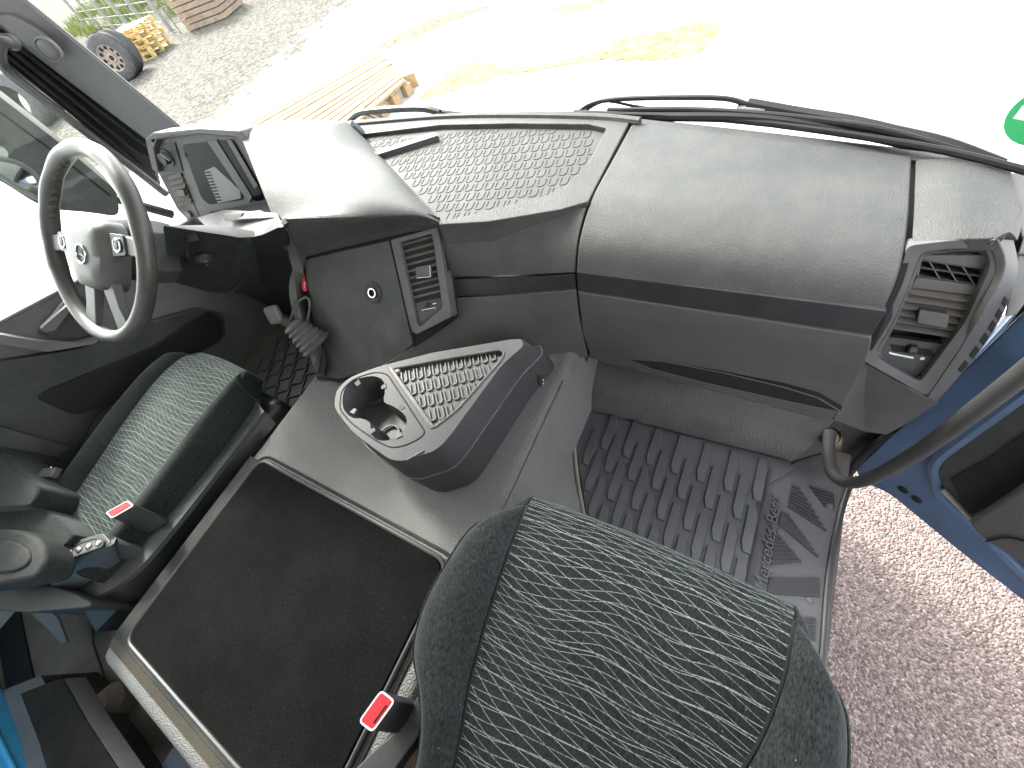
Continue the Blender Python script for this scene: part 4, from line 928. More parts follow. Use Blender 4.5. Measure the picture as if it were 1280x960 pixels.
# ------------------------------------------------------------------ seats
def seat_surface(stations, nsub, zdrop, split):
    """stations: list of (y, xl_out, xl_seam, xr_seam, xr_out, z_insert, bolster_rise); returns grids for left bolster, insert, right bolster"""
    pass
def smoothstep(t): t = max(0, min(1, t)); return t * t * (3 - 2 * t)
def make_cushion(root, ins_mat, S, fz, side_h, rise=.022, dz=0.0):
    """S: stations front to rear, each (y, outer-left x, seam-left x, seam-right x, outer-right x, z of the insert)."""
    n = 6
    P = [[V((s[0], s[i], 0)) for s in S] for i in range(1, 6)]
    cols = [cat(c, n) for c in P]                                  # each point = (y, value)
    m = len(cols[0]); ins, lb, rb, uv = [], [], [], []
    vacc = 0; prev = None
    for k in range(m):
        y = cols[0][k].x; xlo, xls, xrs, xro, z = (c[k].y for c in cols)
        row = []
        for i in range(15):
            t = i / 14; x = lerp(xls, xrs, t)
            row.append(V((x, y + .004 * sin(pi * t), z + .010 * sin(pi * t))))
        ins.append(row)
        if prev is not None: vacc += (row[7] - prev).length
        prev = row[7]; uv += [((i / 14 - .5) * (xrs - xls), vacc) for i in range(15)]
        f = min(1.0, k / 9) ** .6
        def bol(xs, xo, sgn):
            w = abs(xo - xs); r = []
            g = .055 * max(0, 1 - k / 14) ** 1.5
            yo = y
            r.append(V((xs, yo, z - .006)))
            r.append(V((xs + sgn * w * .10, yo, z + rise * .35 * f)))
            r.append(V((xs + sgn * w * .35, yo - g * .12, z + rise * f)))
            r.append(V((xs + sgn * w * .65, yo - g * .42, z + rise * .85 * f)))
            r.append(V((xs + sgn * w * .88, yo - g * .8, z + rise * .1 * f - .012)))
            r.append(V((xs + sgn * w * 1.0, yo - g, z - .045)))
            r.append(V((xs + sgn * w * .98, yo - g, z - side_h * .7)))
            r.append(V((xs + sgn * w * .90, yo - g, z - side_h)))
            return cat(r, 3)
        lb.append(bol(xls, xlo, -1)); rb.append(bol(xrs, xro, 1))
    # rolled front edge
    def roll(rows):
        f = rows[0]; out = []
        for a in (1.35, 1.0, .65, .3):
            out.append([V((p.x, p.y + .024 * sin(a), p.z - .028 * (1 - cos(a)) - (.05 if a > 1.2 else 0))) for p in f])
        return out + rows
    r_ins = roll(ins); nr = 4
    uvs = [((i / 14 - .5) * (S[0][3] - S[0][2]), -.012 * (nr - j)) for j in range(nr) for i in range(15)] + uv
    ob = build('cushion_insert', loft(r_ins), ins_mat, root, smooth=180, uvs=uvs)
    for rows, nm in ((lb, 'bolster'), (rb, 'bolster')):
        build(nm, loft(roll(rows)), 'velour', root, smooth=180)
        # piping along the crown
        idx = 12; build('seam_piping', tube([r[idx] + V((0, 0, .001)) for r in rows], .0022, 6), 'velour', root)
    for rows, i in ((ins, 0), (ins, 14)):
        build('seam', tube([r[i] + V((0, 0, -.002)) for r in rows], .0028, 6), 'void', root)
    # cushion core closing the underside
    return ins, lb, rb

ps = thing('passenger_seat', 'passenger seat cushion in dark green velour with white stitched insert, nearest the camera', 'seat', (-.04, -.2, FLOOR))
S = [(y_ - .022, *r_) for y_, *r_ in [(.118, -.232, -.198, .158, .185, -.618),
     (.095, -.252, -.194, .155, .192, -.606),
     (.05, -.275, -.190, .151, .204, -.600),
     (-.01, -.288, -.184, .140, .213, -.602),
     (-.07, -.294, -.177, .120, .218, -.607),
     (-.125, -.280, -.168, .098, .221, -.613),
     (-.165, -.240, -.158, .080, .222, -.618),
     (-.215, -.210, -.148, .066, .222, -.624),
     (-.30, -.200, -.138, .055, .222, -.632),
     (-.40, -.200, -.13, .05, .222, -.645),
     (-.48, -.200, -.13, .05, .222, -.65)]]
S = [(y_, a_, b_, c_, d_ + .016 * min(1, max(0, (.11 - y_) / .08)), z_) for y_, a_, b_, c_, d_, z_ in S]
make_cushion(ps, 'stitched', S, 0, .16, .020)
build('seat_base', box((-.03, -.2, -.93), (.38, .42, .38)), 'black', ps, bevel=.03)
build('cushion_pan', box((-.025, -.17, -.79), (.42, .50, .10)), 'seat_plastic', ps, bevel=.03)
build('backrest', box((-.03, -.62, -.40), (.48, .14, .62)), 'velour', ps, bevel=.05, seg=4)
# bracket and belt buckle left of the cushion
zb = -.66
build('side_bracket', ngon_prism(roundpoly([at(522, 872, z=zb), at(533, 900, z=zb), at(520, 925, z=zb), at(478, 985, z=zb), at(420, 1010, z=zb), at(440, 965, z=zb), at(470, 935, z=zb), at(505, 905, z=zb)], .006, 2), V((0, 0, -.04))), 'seat_plastic', ps, bevel=.003)
build('bracket_step', ngon_prism([at(508, 892, z=zb + .004), at(522, 870, z=zb + .004), at(534, 900, z=zb + .004), at(526, 911, z=zb + .004)], V((0, 0, -.02))), 'seat_plastic', ps, bevel=.002)
build('bracket_arm', ngon_prism([at(470, 990, z=zb - .03), at(515, 930, z=zb - .03), at(530, 945, z=zb - .03), at(505, 1000, z=zb - .03)], V((0, 0, -.05))), 'rim', ps, bevel=.004)
def buckle(parent, quad, z, drop, base_mat='black'):
    q_ = [at(x, y, z=z) for x, y in quad]; c = sum(q_, V()) / 4
    body = build('belt_buckle', ngon_prism(roundpoly(q_, .005, 3), drop), base_mat, parent, bevel=.003)
    q2 = [lerp(p, c, .10) + V((0, 0, .0015)) for p in q_]
    build('red_button', ngon_prism(roundpoly(q2, .004, 3), V((0, 0, -.006))), 'red', body, bevel=.0015)
    q3 = [lerp(q2[0], q2[3], .72), lerp(q2[1], q2[2], .72), lerp(q2[1], q2[2], .88), lerp(q2[0], q2[3], .88)]
    q3 = [lerp(p, sum(q3, V()) / 4, .35) if i in (0, 1, 2, 3) else p for i, p in enumerate(q3)]
    build('tongue_slot', ngon_prism([p + V((0, 0, .0008)) for p in q3], V((0, 0, -.002))), 'void', body)
    build('chrome_edge', tube(roundpoly([lerp(p, c, .03) + V((0, 0, .001)) for p in q_], .005, 3), .0012, 6, True), 'white', body)
    return body
buckle(ps, [(449, 902), (477, 863), (494, 876), (466, 915)], -.60, V((.012, -.012, -.085)))

ds = thing('driver_seat', 'driver seat with stitched velour cushion and grey plastic side trim, left of the tunnel', 'seat', (-1.38, -.15, FLOOR))
D = [(.145, -1.600, -1.545, -1.285, -1.215, -.800),
     (.125, -1.625, -1.560, -1.262, -1.165, -.786),
     (.08, -1.640, -1.565, -1.250, -1.140, -.778),
     (.02, -1.650, -1.567, -1.248, -1.132, -.776),
     (-.06, -1.655, -1.562, -1.250, -1.130, -.780),
     (-.15, -1.655, -1.550, -1.252, -1.130, -.786),
     (-.24, -1.650, -1.535, -1.256, -1.132, -.794),
     (-.32, -1.640, -1.520, -1.262, -1.140, -.800),
     (-.40, -1.63, -1.51, -1.27, -1.15, -.806),
     (-.46, -1.62, -1.505, -1.28, -1.16, -.810)]
D = [(y_, a_, b_, c_, d_ - .03, z_) for y_, a_, b_, c_, d_, z_ in D]
make_cushion(ds, 'stitched_d', D, 0, .075, .024)
build('seat_base', box((-1.38, -.12, -1.0), (.44, .52, .24)), 'black', ds, bevel=.03)
# side trim: long grey plastic cover with a top face and a side face
tz = -.832
T1 = [at(318, 499, z=tz), at(250, 588, z=tz), at(192, 664, z=tz), at(150, 706, z=tz), at(90, 738, z=tz)]
T2 = [at(330, 514, z=tz), at(263, 601, z=tz), at(203, 677, z=tz), at(160, 722, z=tz), at(98, 760, z=tz)]
T5 = [at(345, 530, z=-.872), at(290, 593, z=-.872), at(233, 660, z=-.872), at(178, 728, z=-.872), at(120, 790, z=-.90)]
build('side_trim', loft([[p + V((-.01, 0, -.03)) for p in cat(T1, 5)], cat(T1, 5), cat(T2, 5), [p + V((.002, 0, -.012)) for p in cat(T2, 5)]]), 'seat_plastic', ds, smooth=35)
build('lower_side', loft([[p + V((0, 0, -.010)) for p in cat(T2, 5)], cat(T5, 5), [p + V((-.03, 0, -.16)) for p in cat(T5, 5)]]), 'black', ds, smooth=40)
build('base_skirt', box((-1.36, -.2, -1.03), (.44, .6, .18)), 'black', ds, bevel=.02)
build('trim_knob', lathe([(0, .004), (.014, .004), (.018, .0), (.019, -.01)], at(152, 693, z=tz + .006), V((.4, -.2, .9)), 22), 'black', ds)
# belt buckle and its pocket
buckle(ds, [(133, 641), (160, 626), (168, 632), (140, 648)], -.735, V((.02, -.01, -.09)))
build('buckle_pocket', ngon_prism(roundpoly([at(142, 652, z=-.83), at(168, 640, z=-.83), at(196, 650, z=-.83), at(190, 662, z=-.83), at(160, 682, z=-.83), at(140, 676, z=-.83)], .008, 2), V((0, 0, -.03))), 'void', ds)
# control pod
pz = -.755
pod = build('control_pod', ngon_prism(roundpoly([at(52, 693, z=pz), at(68, 684, z=pz), at(128, 666, z=pz), at(139, 678, z=pz), at(125, 688, z=pz), at(60, 710, z=pz)], .010, 3), V((.01, 0, -.10))), 'seat_plastic', ds, bevel=.006, seg=3)
pq = roundpoly([at(76, 688, z=pz + .004), at(118, 673, z=pz + .004), at(130, 677, z=pz + .004), at(128, 683, z=pz + .004), at(90, 697, z=pz + .004), at(78, 695, z=pz + .004)], .010, 3)
bt = build('button_plate', ngon_prism(pq, V((0, 0, -.006))), 'hub', ds, bevel=.002)
build('plate_rim', tube([p + V((0, 0, -.001)) for p in pq], .003, 6, True), 'black', bt)
for i in range(4):
    c = at(86 + i * 12.2, 690.5 - i * 4.1, z=pz + .006)
    build('button', lathe([(0, .004), (.006, .003), (.008, 0)], c, V((0, 0, 1)), 12), 'chrome', bt)
build('pod_side', loft([cat([at(60, 712, z=pz), at(100, 698, z=pz - .004), at(142, 680, z=pz)], 4), cat([at(66, 742, z=pz - .07), at(105, 732, z=pz - .07), at(150, 702, z=pz - .06)], 4)]), 'seat_plastic', ds, solid=.02, smooth=180)
# backrest base and armrest
def blob(name, pts, z, h, mat, parent, bev=.03):
    return build(name, ngon_prism(roundpoly([at(x, y, z=z) for x, y in pts], .05, 4), V((0, 0, -h))), mat, parent, bevel=bev, seg=4)
blob('backrest', [(-90, 600), (-20, 612), (40, 628), (72, 646), (92, 672), (70, 690), (-90, 740)], -.735, .12, 'velour', ds, .045)
blob('backrest_wing', [(-80, 540), (-10, 556), (18, 585), (50, 608), (40, 632), (-80, 640)], -.70, .14, 'velour', ds, .04)
arm = blob('armrest', [(-70, 665), (-10, 660), (30, 662), (52, 676), (56, 700), (44, 722), (0, 730), (-70, 740)], -.69, .07, 'seat_dark', ds, .02)
blob('armrest_cover', [(-70, 680), (-10, 674), (20, 676), (36, 688), (36, 704), (18, 714), (-70, 722)], -.684, .03, 'seat_dark', arm, .008)
blob('lower_cover', [(-60, 720), (10, 718), (60, 730), (100, 742), (120, 758), (40, 766), (-60, 760)], -.80, .12, 'black', ds, .02)
build('belt_anchor', box(at(62, 592, z=-.76), (.06, .03, .02), V((.9, .4, 0)).normalized(), V((-.4, .9, 0)).normalized()), 'hub', ds, bevel=.004)
build('belt_anchor', box(at(48, 588, z=-.80), (.12, .02, .012), V((.9, .4, 0)).normalized(), V((-.4, .9, 0)).normalized()), 'chrome', ds, bevel=.003)
build('spring_hook', tube([at(327, 504, z=-.87) + V((.012 * cos(a), .012 * sin(a) * .5, .006 * a / 3)) for a in [i * .7 for i in range(18)]], .0022, 6), 'chrome', ds)
build('torn_flap', prism([at(40, 768, z=-1.0), at(62, 764, z=-1.0), at(72, 772, z=-1.0), at(84, 802, z=-1.03), at(76, 804, z=-1.05), at(58, 785, z=-1.02)], V((0, 0, -.006))), 'pillar', ds)

# ------------------------------------------------------------------ centre storage box with cup holder
cb = thing('storage_box', 'dark grey storage box with a double cup holder and ribbed tray on the tunnel', 'storage box', (-.5, .22, TUN))
zc = -.655
out = [(417, 508), (420, 488), (436, 472), (470, 459), (540, 441), (640, 424), (651, 424), (655, 432), (628, 455), (560, 548), (545, 563), (505, 576), (488, 575), (440, 540)]
O = [at(x, y, z=zc) for x, y in out]
Os = roundpoly(O, [.03, .02, .02, .02, .01, .008, .005, .008, .02, .02, .015, .01, .02, .03], 3)
cen = sum(O, V()) / len(O)
lowp = lambda p, dz, k: V((cen.x + (p.x - cen.x) * k, cen.y + (p.y - cen.y) * k + max(0, p.y - .27) / .13 * .075 * (-dz / .2), p.z + dz))
# two-cell cup well outline
well_px = [(429, 510), (430, 488), (443, 475), (466, 470), (479, 476), (481, 490), (480, 502), (492, 508), (507, 520), (506, 536), (490, 549), (472, 550), (464, 541), (462, 528), (451, 523), (440, 522)]
Wl = cat([at(x, y, z=zc) for x, y in well_px], 3, True)
# top skin between outline and well (+ tray opening): built with a hole by triangulation
tray_px = [(490, 461), (548, 450), (625, 437), (631, 441), (626, 451), (572, 512), (544, 534), (540, 534)]
Tr = roundpoly([at(x, y, z=zc) for x, y in tray_px], .010, 3)
def holed(outer, holes):
    loops = [outer] + holes; tri = tessellate_polygon([[V((p.x, p.y, 0)) for p in l] for l in loops])
    return [p for l in loops for p in l], [tuple(t) for t in tri]
hv, hf = holed(Os, [Wl, Tr])
def wall(loop, d, k=1.0, cc=None):
    cc = cc or sum(loop, V()) / len(loop); n = len(loop)
    vs = list(loop) + [V((cc.x + (p.x - cc.x) * k, cc.y + (p.y - cc.y) * k, p.z - d)) for p in loop]
    return vs, [(i, (i + 1) % n, (i + 1) % n + n, i + n) for i in range(n)]
sk = [Os, [lowp(p, -.004, 1.012) for p in Os], [lowp(p, -.07, 1.025) for p in Os], [lowp(p, -.078, 1.055) for p in Os], [lowp(p, -.084, 1.058) for p in Os], [lowp(p, -.206, 1.0) for p in Os]]
build('body', join((hv, hf), loft(sk, True)), 'box', cb, smooth=45, bevel=.0)
build('ledge_highlight', tube([lowp(p, -.081, 1.059) for p in Os], .0022, 6, True), 'vent', cb)  # lighter tube paints the highlight along the ledge
well = build('cup_holder', join(wall(Wl, .075, .88), (lambda w: (w, [tuple(range(len(w)))]))([V((sum(Wl, V()) / len(Wl)).lerp(p, .88)) + V((0, 0, -.075)) for p in Wl])), 'panel', cb, smooth=60)
build('holder_rim', join(frame(roundpoly([at(x, y, z=zc + .003) for x, y in ((422, 512), (426, 486), (442, 472), (468, 464), (485, 466), (530, 540), (524, 549), (490, 561), (478, 558), (440, 530))], .018, 3), roundpoly([at(x, y, z=zc + .003) for x, y in ((422, 512), (426, 486), (442, 472), (468, 464), (485, 466), (530, 540), (524, 549), (490, 561), (478, 558), (440, 530))], .018, 3), V((0, 0, 1)), .003)) if False else tube(roundpoly([at(x, y, z=zc) for x, y in ((424, 511), (427, 487), (443, 473), (468, 465), (484, 467), (532, 541), (523, 549), (506, 557), (490, 560), (472, 552), (440, 530))], .016, 3), .0016, 6, True), 'void', cb)
for (x, y, r_) in ((470, 482, .030), (487, 535, .024)):
    build('cup_floor_ring', tube(disc(at(x, y + 9, z=zc - .07), r_, V((0, 0, 1)), 24), .003, 6, True), 'dash_low', well)
for (x, y, dx, dy) in ((483, 482, -7, 3), (504, 507, -6, 6), (440, 517, 4, -6), (462, 541, 5, -4), (500, 547, -2, -7), (446, 477, 4, 6)):
    c = at(x, y, z=zc); d = (at(x + dx, y + dy, z=zc) - c).normalized(); s = V((-d.y, d.x, 0))
    build('grip_tab', ngon_prism([c - s * .007 + V((0, 0, .002)), c + s * .007 + V((0, 0, .002)), c + s * .005 + d * .013, c - s * .005 + d * .013], V((0, 0, -.006))), 'box', cb, bevel=.001)
trf = [p + V((0, 0, -.008)) for p in Tr]
build('tray', join(wall(Tr, .008, .985), (trf, [tuple(range(len(trf)))])), 'panel', cb, smooth=40)
build('tray_rim', tube(Tr, .0028, 8, True), 'dash_low', cb)
rgc = build('ridge', u_ridge(.014, .030, .0026, .004), 'vent', cb, smooth=30); st = []
ctr2 = sum(Tr, V()) / len(Tr); small2 = [lerp(p, ctr2, .07) for p in Tr]
r0 = at(506, 472, z=zc - .008); rd = (at(612, 446, z=zc - .008) - r0); L0 = rd.length; rd.normalize(); pr = V((rd.y, -rd.x, 0))
for r in range(5):
    for c in range(16):
        p = r0 + rd * (c * .0185 + r * .004) + pr * (r * .0375)
        if inside(p, small2): put_copy(rgc, Matrix.Translation(p) @ Matrix.Rotation(math.atan2(rd.y, rd.x) + .15, 4, 'Z'), cb, st)
build('tray_end', box(at(495, 464, z=zc - .005), (.02, .014, .01), rd, pr), 'rim', cb, bevel=.002)
build('hinge', ngon_prism([at(484, 459, z=zc + .004), at(489, 458, z=zc + .004), at(543, 533, z=zc + .002), at(538, 536, z=zc + .002)], V((0, 0, -.006))), 'dash_low', cb, bevel=.0015)
build('lip_scuff', tube([at(508, 575, z=zc + .001), at(530, 563, z=zc + .001)], .0022, 6), 'vent', cb)
psb = plane(lowp(at(652, 430, z=zc), -.09, 1.05), lowp(at(600, 495, z=zc), -.09, 1.05), lowp(at(652, 430, z=zc), -.2, 1.0))
for (x, y, h_) in ((677, 477, 9), (680, 490, 8)):
    f = build('rocker_switch', ngon_prism(roundpoly(onps([(x - 3.5, y - h_), (x + 3.5, y - h_ + 3), (x + 4, y + h_ - 3), (x - 3, y + h_ - 4)], psb, .006), .005, 2), psb[1] * -.02), 'black', cb, bevel=.002)
    for k in (-1, 1): build('switch_mark', box(onp(x + 2, y + k * 2, psb, .0065), (.002, .005, .003)), 'white', f)

# ------------------------------------------------------------------ passenger door, open outwards; entry rail; right pillar
D0, D1 = at(1110, 615, z=-1.2), at(1280, 752, z=-1.2)
dx_ = (D1 - D0); dx_.z = 0; dx_.normalize()
pdoor = plane(D0, D0 + dx_, D0 + V((0, 0, 1))); nd = pdoor[1]
do = thing('passenger_door', 'open blue passenger door with black inner trim panel at the right edge', 'door', D0)
dfr = [(1068, 588), (1110, 548), (1165, 500), (1240, 428), (1330, 340), (1420, 420), (1420, 850), (1280, 752), (1200, 690), (1110, 616), (1080, 604)]
build('frame', ngon_prism(roundpoly(onps(dfr, pdoor), .02, 3), nd * -.05), 'blue', do, bevel=.012, seg=3)
tr_ = [(1168, 585), (1176, 570), (1200, 552), (1300, 478), (1420, 400), (1420, 830), (1300, 735), (1215, 652), (1178, 620)]
build('shut_flange', tube(roundpoly(onps(tr_, pdoor, .006), .02, 3), .012, 8, True), 'blue', do)
tr2 = [(1172, 587), (1182, 574), (1205, 556), (1300, 487), (1420, 405), (1420, 820), (1300, 728), (1218, 650), (1182, 620)]
build('inner_trim', ngon_prism(roundpoly(onps(tr2, pdoor, .014), .02, 3), nd * -.03), 'panel', do, bevel=.008, seg=3)
build('pocket', ngon_prism(roundpoly(onps([(1188, 600), (1235, 574), (1330, 508), (1330, 590), (1210, 645)], pdoor, .018), .01, 3), nd * -.006), 'void', do)
build('pocket_front', ngon_prism(roundpoly(onps([(1206, 652), (1226, 640), (1330, 572), (1400, 600), (1400, 760), (1300, 720), (1226, 674)], pdoor, .05), .02, 3), nd * -.04), 'dash_low', do, bevel=.01, seg=3)
build('pocket_edge', tube(onps([(1178, 612), (1205, 640), (1212, 648)], pdoor, .02), .005, 6), 'beige', do)
build('trim_seam', tube(cat(onps([(1233, 677), (1262, 672), (1300, 684)], pdoor, .053), 4), .002, 6), 'void', do)
for (x, y) in ((1129, 612), (1146, 624)): build('drain_plug', lathe([(0, .003), (.009, .003), (.011, 0)], onp(x, y, pdoor), nd, 14), 'seal', do)
build('hinge_strap', tube(cat(onps([(1296, 470), (1268, 482), (1262, 487), (1266, 492)], pdoor, .03), 4), .004, 6), 'chrome', do)

er_ = thing('entry_rail', 'black tubular grab rail rising past the passenger door opening', 'grab rail', at(1052, 595, x=.36))
build('tube', tube(cat([at(1036, 540, y=.60), at(1036, 565, y=.545), at(1040, 590, y=.50), at(1058, 603, y=.475), at(1090, 597, y=.47), at(1150, 564, y=.475), at(1215, 516, y=.48), at(1290, 458, y=.485), at(1360, 400, y=.49)], 6), .0125, 14), 'tube', er_, smooth=180)
build('foot', lathe([(.02, .01), (.022, 0), (.022, -.01)], at(1037, 545, y=.60), V((0, -.3, 1)), 16), 'tube', er_)

dj = thing('door_pillar', 'dark door pillar with rubber seal at the right end of the dashboard', 'pillar', at(1100, 560, y=.62))
J = [(1040, 528), (1070, 518), (1110, 535), (1160, 512), (1180, 500), (1140, 540), (1080, 582), (1062, 598), (1046, 590)]
build('jamb', prism([at(x, y, y=.655) for x, y in J], V((0, .12, 0))), 'panel', dj, bevel=.003)
build('seal', tube(cat([at(1056, 606, y=.60), at(1072, 575, y=.615), at(1110, 545, y=.625), at(1155, 518, y=.63), at(1250, 430, y=.66), at(1300, 370, y=.69)], 5), .009, 10), 'seal', dj)
build('seal_edge', tube(cat([at(1060, 596, y=.62), at(1078, 568, y=.63), at(1108, 545, y=.64)], 5), .004, 8), 'beige', dj)
build('blue_jamb', ngon_prism([at(1170, 500, y=.72), at(1270, 390, y=.76), at(1330, 300, y=.80), at(1330, 480, y=.80), at(1180, 540, y=.72)], V((.02, .05, 0))), 'blue', dj, bevel=.004)
ut = [[at(1264, 218, y=.80), at(1276, 262, y=.73), at(1278, 318, y=.70), at(1278, 345, y=.695)], [at(1330, 190, y=.92), at(1335, 262, y=.86), at(1335, 310, y=.84), at(1330, 345, y=.82)]]
build('upper_trim', loft([cat([p * 1.06 for p in ut[0]], 4), cat([p * 1.06 for p in ut[1]], 4)]), 'dash_low', dj, solid=.02, smooth=180)
build('upper_trim_low', ngon_prism([at(1271, 320, y=.69), at(1330, 318, y=.79), at(1330, 380, y=.79), at(1255, 398, y=.68)], V((.01, .05, 0))), 'panel', dj, bevel=.004)
build('trim_joint', tube([at(1270, 318, y=.672), at(1330, 318, y=.77)], .002, 6), 'void', dj)

# ------------------------------------------------------------------ outside: pallets, tyres, fence, scrub
def G(px, py, dz=0): return at(px, py, z=GND + dz)
def wheel(name, label, c, r, w, axis, cat_, group=None, rim=True):
    t = thing(name, label, cat_, V((c.x, c.y, GND)), group); ax = axis.normalized()
    prof = [(r * .56, -w / 2), (r * .62, -w / 2 - .01), (r * .85, -w / 2 - .015), (r * .97, -w * .42), (r, -w * .3), (r, w * .3), (r * .97, w * .42), (r * .85, w / 2 + .015), (r * .62, w / 2 + .01), (r * .56, w / 2), (r * .55, 0), (r * .56, -w / 2)]
    build('tyre', lathe(prof, c, ax, 40), 'tyre', t, smooth=50)
    for k in range(7): build('tread_groove', tube(disc(c + ax * (-w * .3 + k * w * .1), r * 1.001, ax, 36), .008, 4, True), 'seal', t) if k % 2 == 0 else None
    if rim:
        rm = build('rim', lathe([(r * .57, w * .46), (r * .54, w * .40), (r * .50, w * .30), (r * .42, w * .34), (r * .36, w * .22), (r * .22, w * .22), (r * .20, w * .34), (r * .12, w * .36), (0, w * .36)], c, ax, 36), 'rim', t, smooth=40)
        s = ax.orthogonal().normalized(); q_ = ax.cross(s)
        for k in range(10):
            a = 2 * pi * k / 10; build('wheel_bolt', lathe([(0, .03), (.022, .03), (.022, 0)], c + ax * w * .22 + (s * cos(a) + q_ * sin(a)) * r * .29, ax, 6), 'rim', rm)
            build('hand_hole', lathe([(0, .004), (.05, .004), (.05, 0)], c + ax * w * .33 + (s * cos(a) + q_ * sin(a)) * r * .43, ax, 10), 'void', rm)
        build('hub_cap', lathe([(0, w * .42), (r * .1, w * .40), (r * .12, w * .34)], c, ax, 16), 'void', rm)
        build('rim_ring', tube(disc(c + ax * w * .45, r * .555, ax, 36), .018, 6, True), 'concrete', rm)
    return t
tc_ = G(166, 98); RT = .57
ca = V((0, -1, 0)); tw = tc_ + V((0, 0, RT))
axw = V((.55, -.83, .05))
wheel('spare_wheel', 'old truck wheel with a rusty rim standing upright on the gravel by the yellow pallets', tw, RT, .32, axw, 'wheel', 'truck wheels on the gravel')
wheel('spare_wheel', 'second truck wheel standing right behind the rusty rimmed one', tw - axw.normalized() * .42 + V((-.12, 0, 0)), RT, .32, axw, 'wheel', 'truck wheels on the gravel', False)
t2 = G(60, 158)
wheel('spare_wheel', 'pale dusty tyre lying on the gravel beyond the driver mirror', V((t2.x - .55, t2.y + .2, GND + .55)), .75, .9, V((.5, -.6, .25)), 'tyre', None, False)

def pallet(name, label, o, X, W_, D_, nb, layers, mat, group, jitter=.01, bd=.10, th=.025, bh=.10):
    X = X.normalized(); Y = V((-X.y, X.x, 0)); Z = V((0, 0, 1))
    t = thing(name, label, 'pallet', o, group); z = 0
    for l in range(layers):
        for k in range(3):
            y = D_ * (.06 + .44 * k)
            build('runner', box(o + X * (W_ / 2) + Y * y + Z * (z + th / 2), (W_, bd, th), X, Y, Z), mat, t)
            for j in range(4):
                build('block', box(o + X * (W_ * (.03 + .94 * j / 3)) + Y * y + Z * (z + th + bh / 2), (.12, .1, bh), X, Y, Z), mat, t)
        for k in range(nb):
            x = W_ * (k + .5) / nb; dzz = random.uniform(-1, 1) * jitter
            build('plank', box(o + X * x + Y * (D_ / 2 + dzz * 2) + Z * (z + th + bh + th / 2 + .002 + dzz * .1), (bd * random.uniform(.92, 1.05), D_, th), X, Y, Z), mat, t)
        z += th * 2 + bh + .004
    return t
def deck(name, label, front_r, front_l, back_l, back_r, n, h, mat):
    t = thing(name, label, 'pallet', front_r); Z = V((0, 0, 1))
    for k in range(n):
        u = k / n; w = 1 / n * .66
        A, B = lerp(front_r, back_r, u), lerp(front_l, back_l, u); C_, D_ = lerp(front_l, back_l, u + w), lerp(front_r, back_r, u + w)
        jz = Z * (h + random.uniform(0, .01)); e = (A - B).normalized() * random.uniform(-.04, .06)
        build('plank', ngon_prism([A + jz + e, B + jz, C_ + jz, D_ + jz + e], Z * -.03), mat, t)
    for j in range(6):
        u = j / 5
        A, B = lerp(front_r, front_l, u * .97), lerp(back_r, back_l, u * .97); d = (front_l - front_r).normalized() * .1
        build('runner', ngon_prism([A + Z * (h - .032), A + d + Z * (h - .032), B + d + Z * (h - .032), B + Z * (h - .032)], Z * -.025), mat, t)
        for k in range(4):
            p = lerp(A, B, (k + .06) / 3.3)
            build('block', box(p + d * .5 + Z * (h - .057) * .5, (.14, .12, h - .06), d.normalized(), Z.cross(d.normalized()), Z), mat, t)
    return t
def GT(px, py, h):
    p = at(px, py, z=GND + h); return V((p.x, p.y, GND))
deck('timber_pallet', 'long pale timber pallet of narrow planks lying in front of the truck', GT(507, 99, .2), GT(425, 170, .2), GT(270, 168, .2), GT(468, 62, .2), 13, .20, 'wood')
st0 = G(472, 66); st1 = G(505, 96)
build_s = thing('steel_strap', 'thin bent steel strap rising from the far corner of the long timber pallet', 'strap', st1)
build('strap', tube(cat([G(500, 98, .22), at(486, 78, y=st1.y + .1), at(470, 62, y=st1.y + .3), at(430, 84, y=st1.y + .6), at(390, 112, y=st1.y + .6)], 5), .008, 6), 'rim', build_s)
lp = thing('pallet_block', 'loose wooden block beside the corner of the long timber pallet', 'wood block', G(510, 100))
build('block', box(G(512, 100, .09), (.22, .14, .18), V((.8, .6, 0)), V((-.6, .8, 0))), 'wood', lp, bevel=.006)
# yellow stack behind the wheel
y0 = G(194, 72) - V((.93, .35, 0)) * 1.4; Xy = V((.93, .35, 0))
for k in range(5):
    pallet('wood_pallet', ['lowest of the yellow pallets stacked behind the truck wheel', 'second lowest yellow pallet in the stack behind the truck wheel', 'middle yellow pallet in the stack behind the truck wheel', 'second highest yellow pallet in the stack behind the truck wheel', 'topmost yellow pallet on the stack behind the truck wheel'][k], y0 + V((-.05 * (k % 2), .04 * (k % 3), .16 * k)), Xy, 1.4, 1.1, 9, 1, 'wood_y', 'yellow pallets stacked behind the wheel')
# reddish timber leaning in a crate behind the fence gap
r0_ = G(236, 40)
rc = thing('timber_stack', 'stack of reddish boards in a wire crate at the top of the photo', 'timber stack', r0_)
for k in range(9):
    build('board', box(r0_ + V((.6, .9, .09 + k * .16)) + V((random.uniform(-.1, .1), 0, 0)), (1.7, 1.4, .13), V((.94, .34, 0)), V((-.34, .94, 0))), 'wood_r', rc)
for j in range(5):
    build('wire_post', tube([r0_ + V((-.5, .0, 0)) + V((.94, .34, 0)) * (j * .42), r0_ + V((-.5, .0, 1.6)) + V((.94, .34, 0)) * (j * .42)], .018, 6), 'wire', rc)
for j in range(4):
    build('wire_bar', tube([r0_ + V((-.5, 0, .3 + j * .42)), r0_ + V((-.5, 0, .3 + j * .42)) + V((.94, .34, 0)) * 1.7], .014, 6), 'wire', rc)
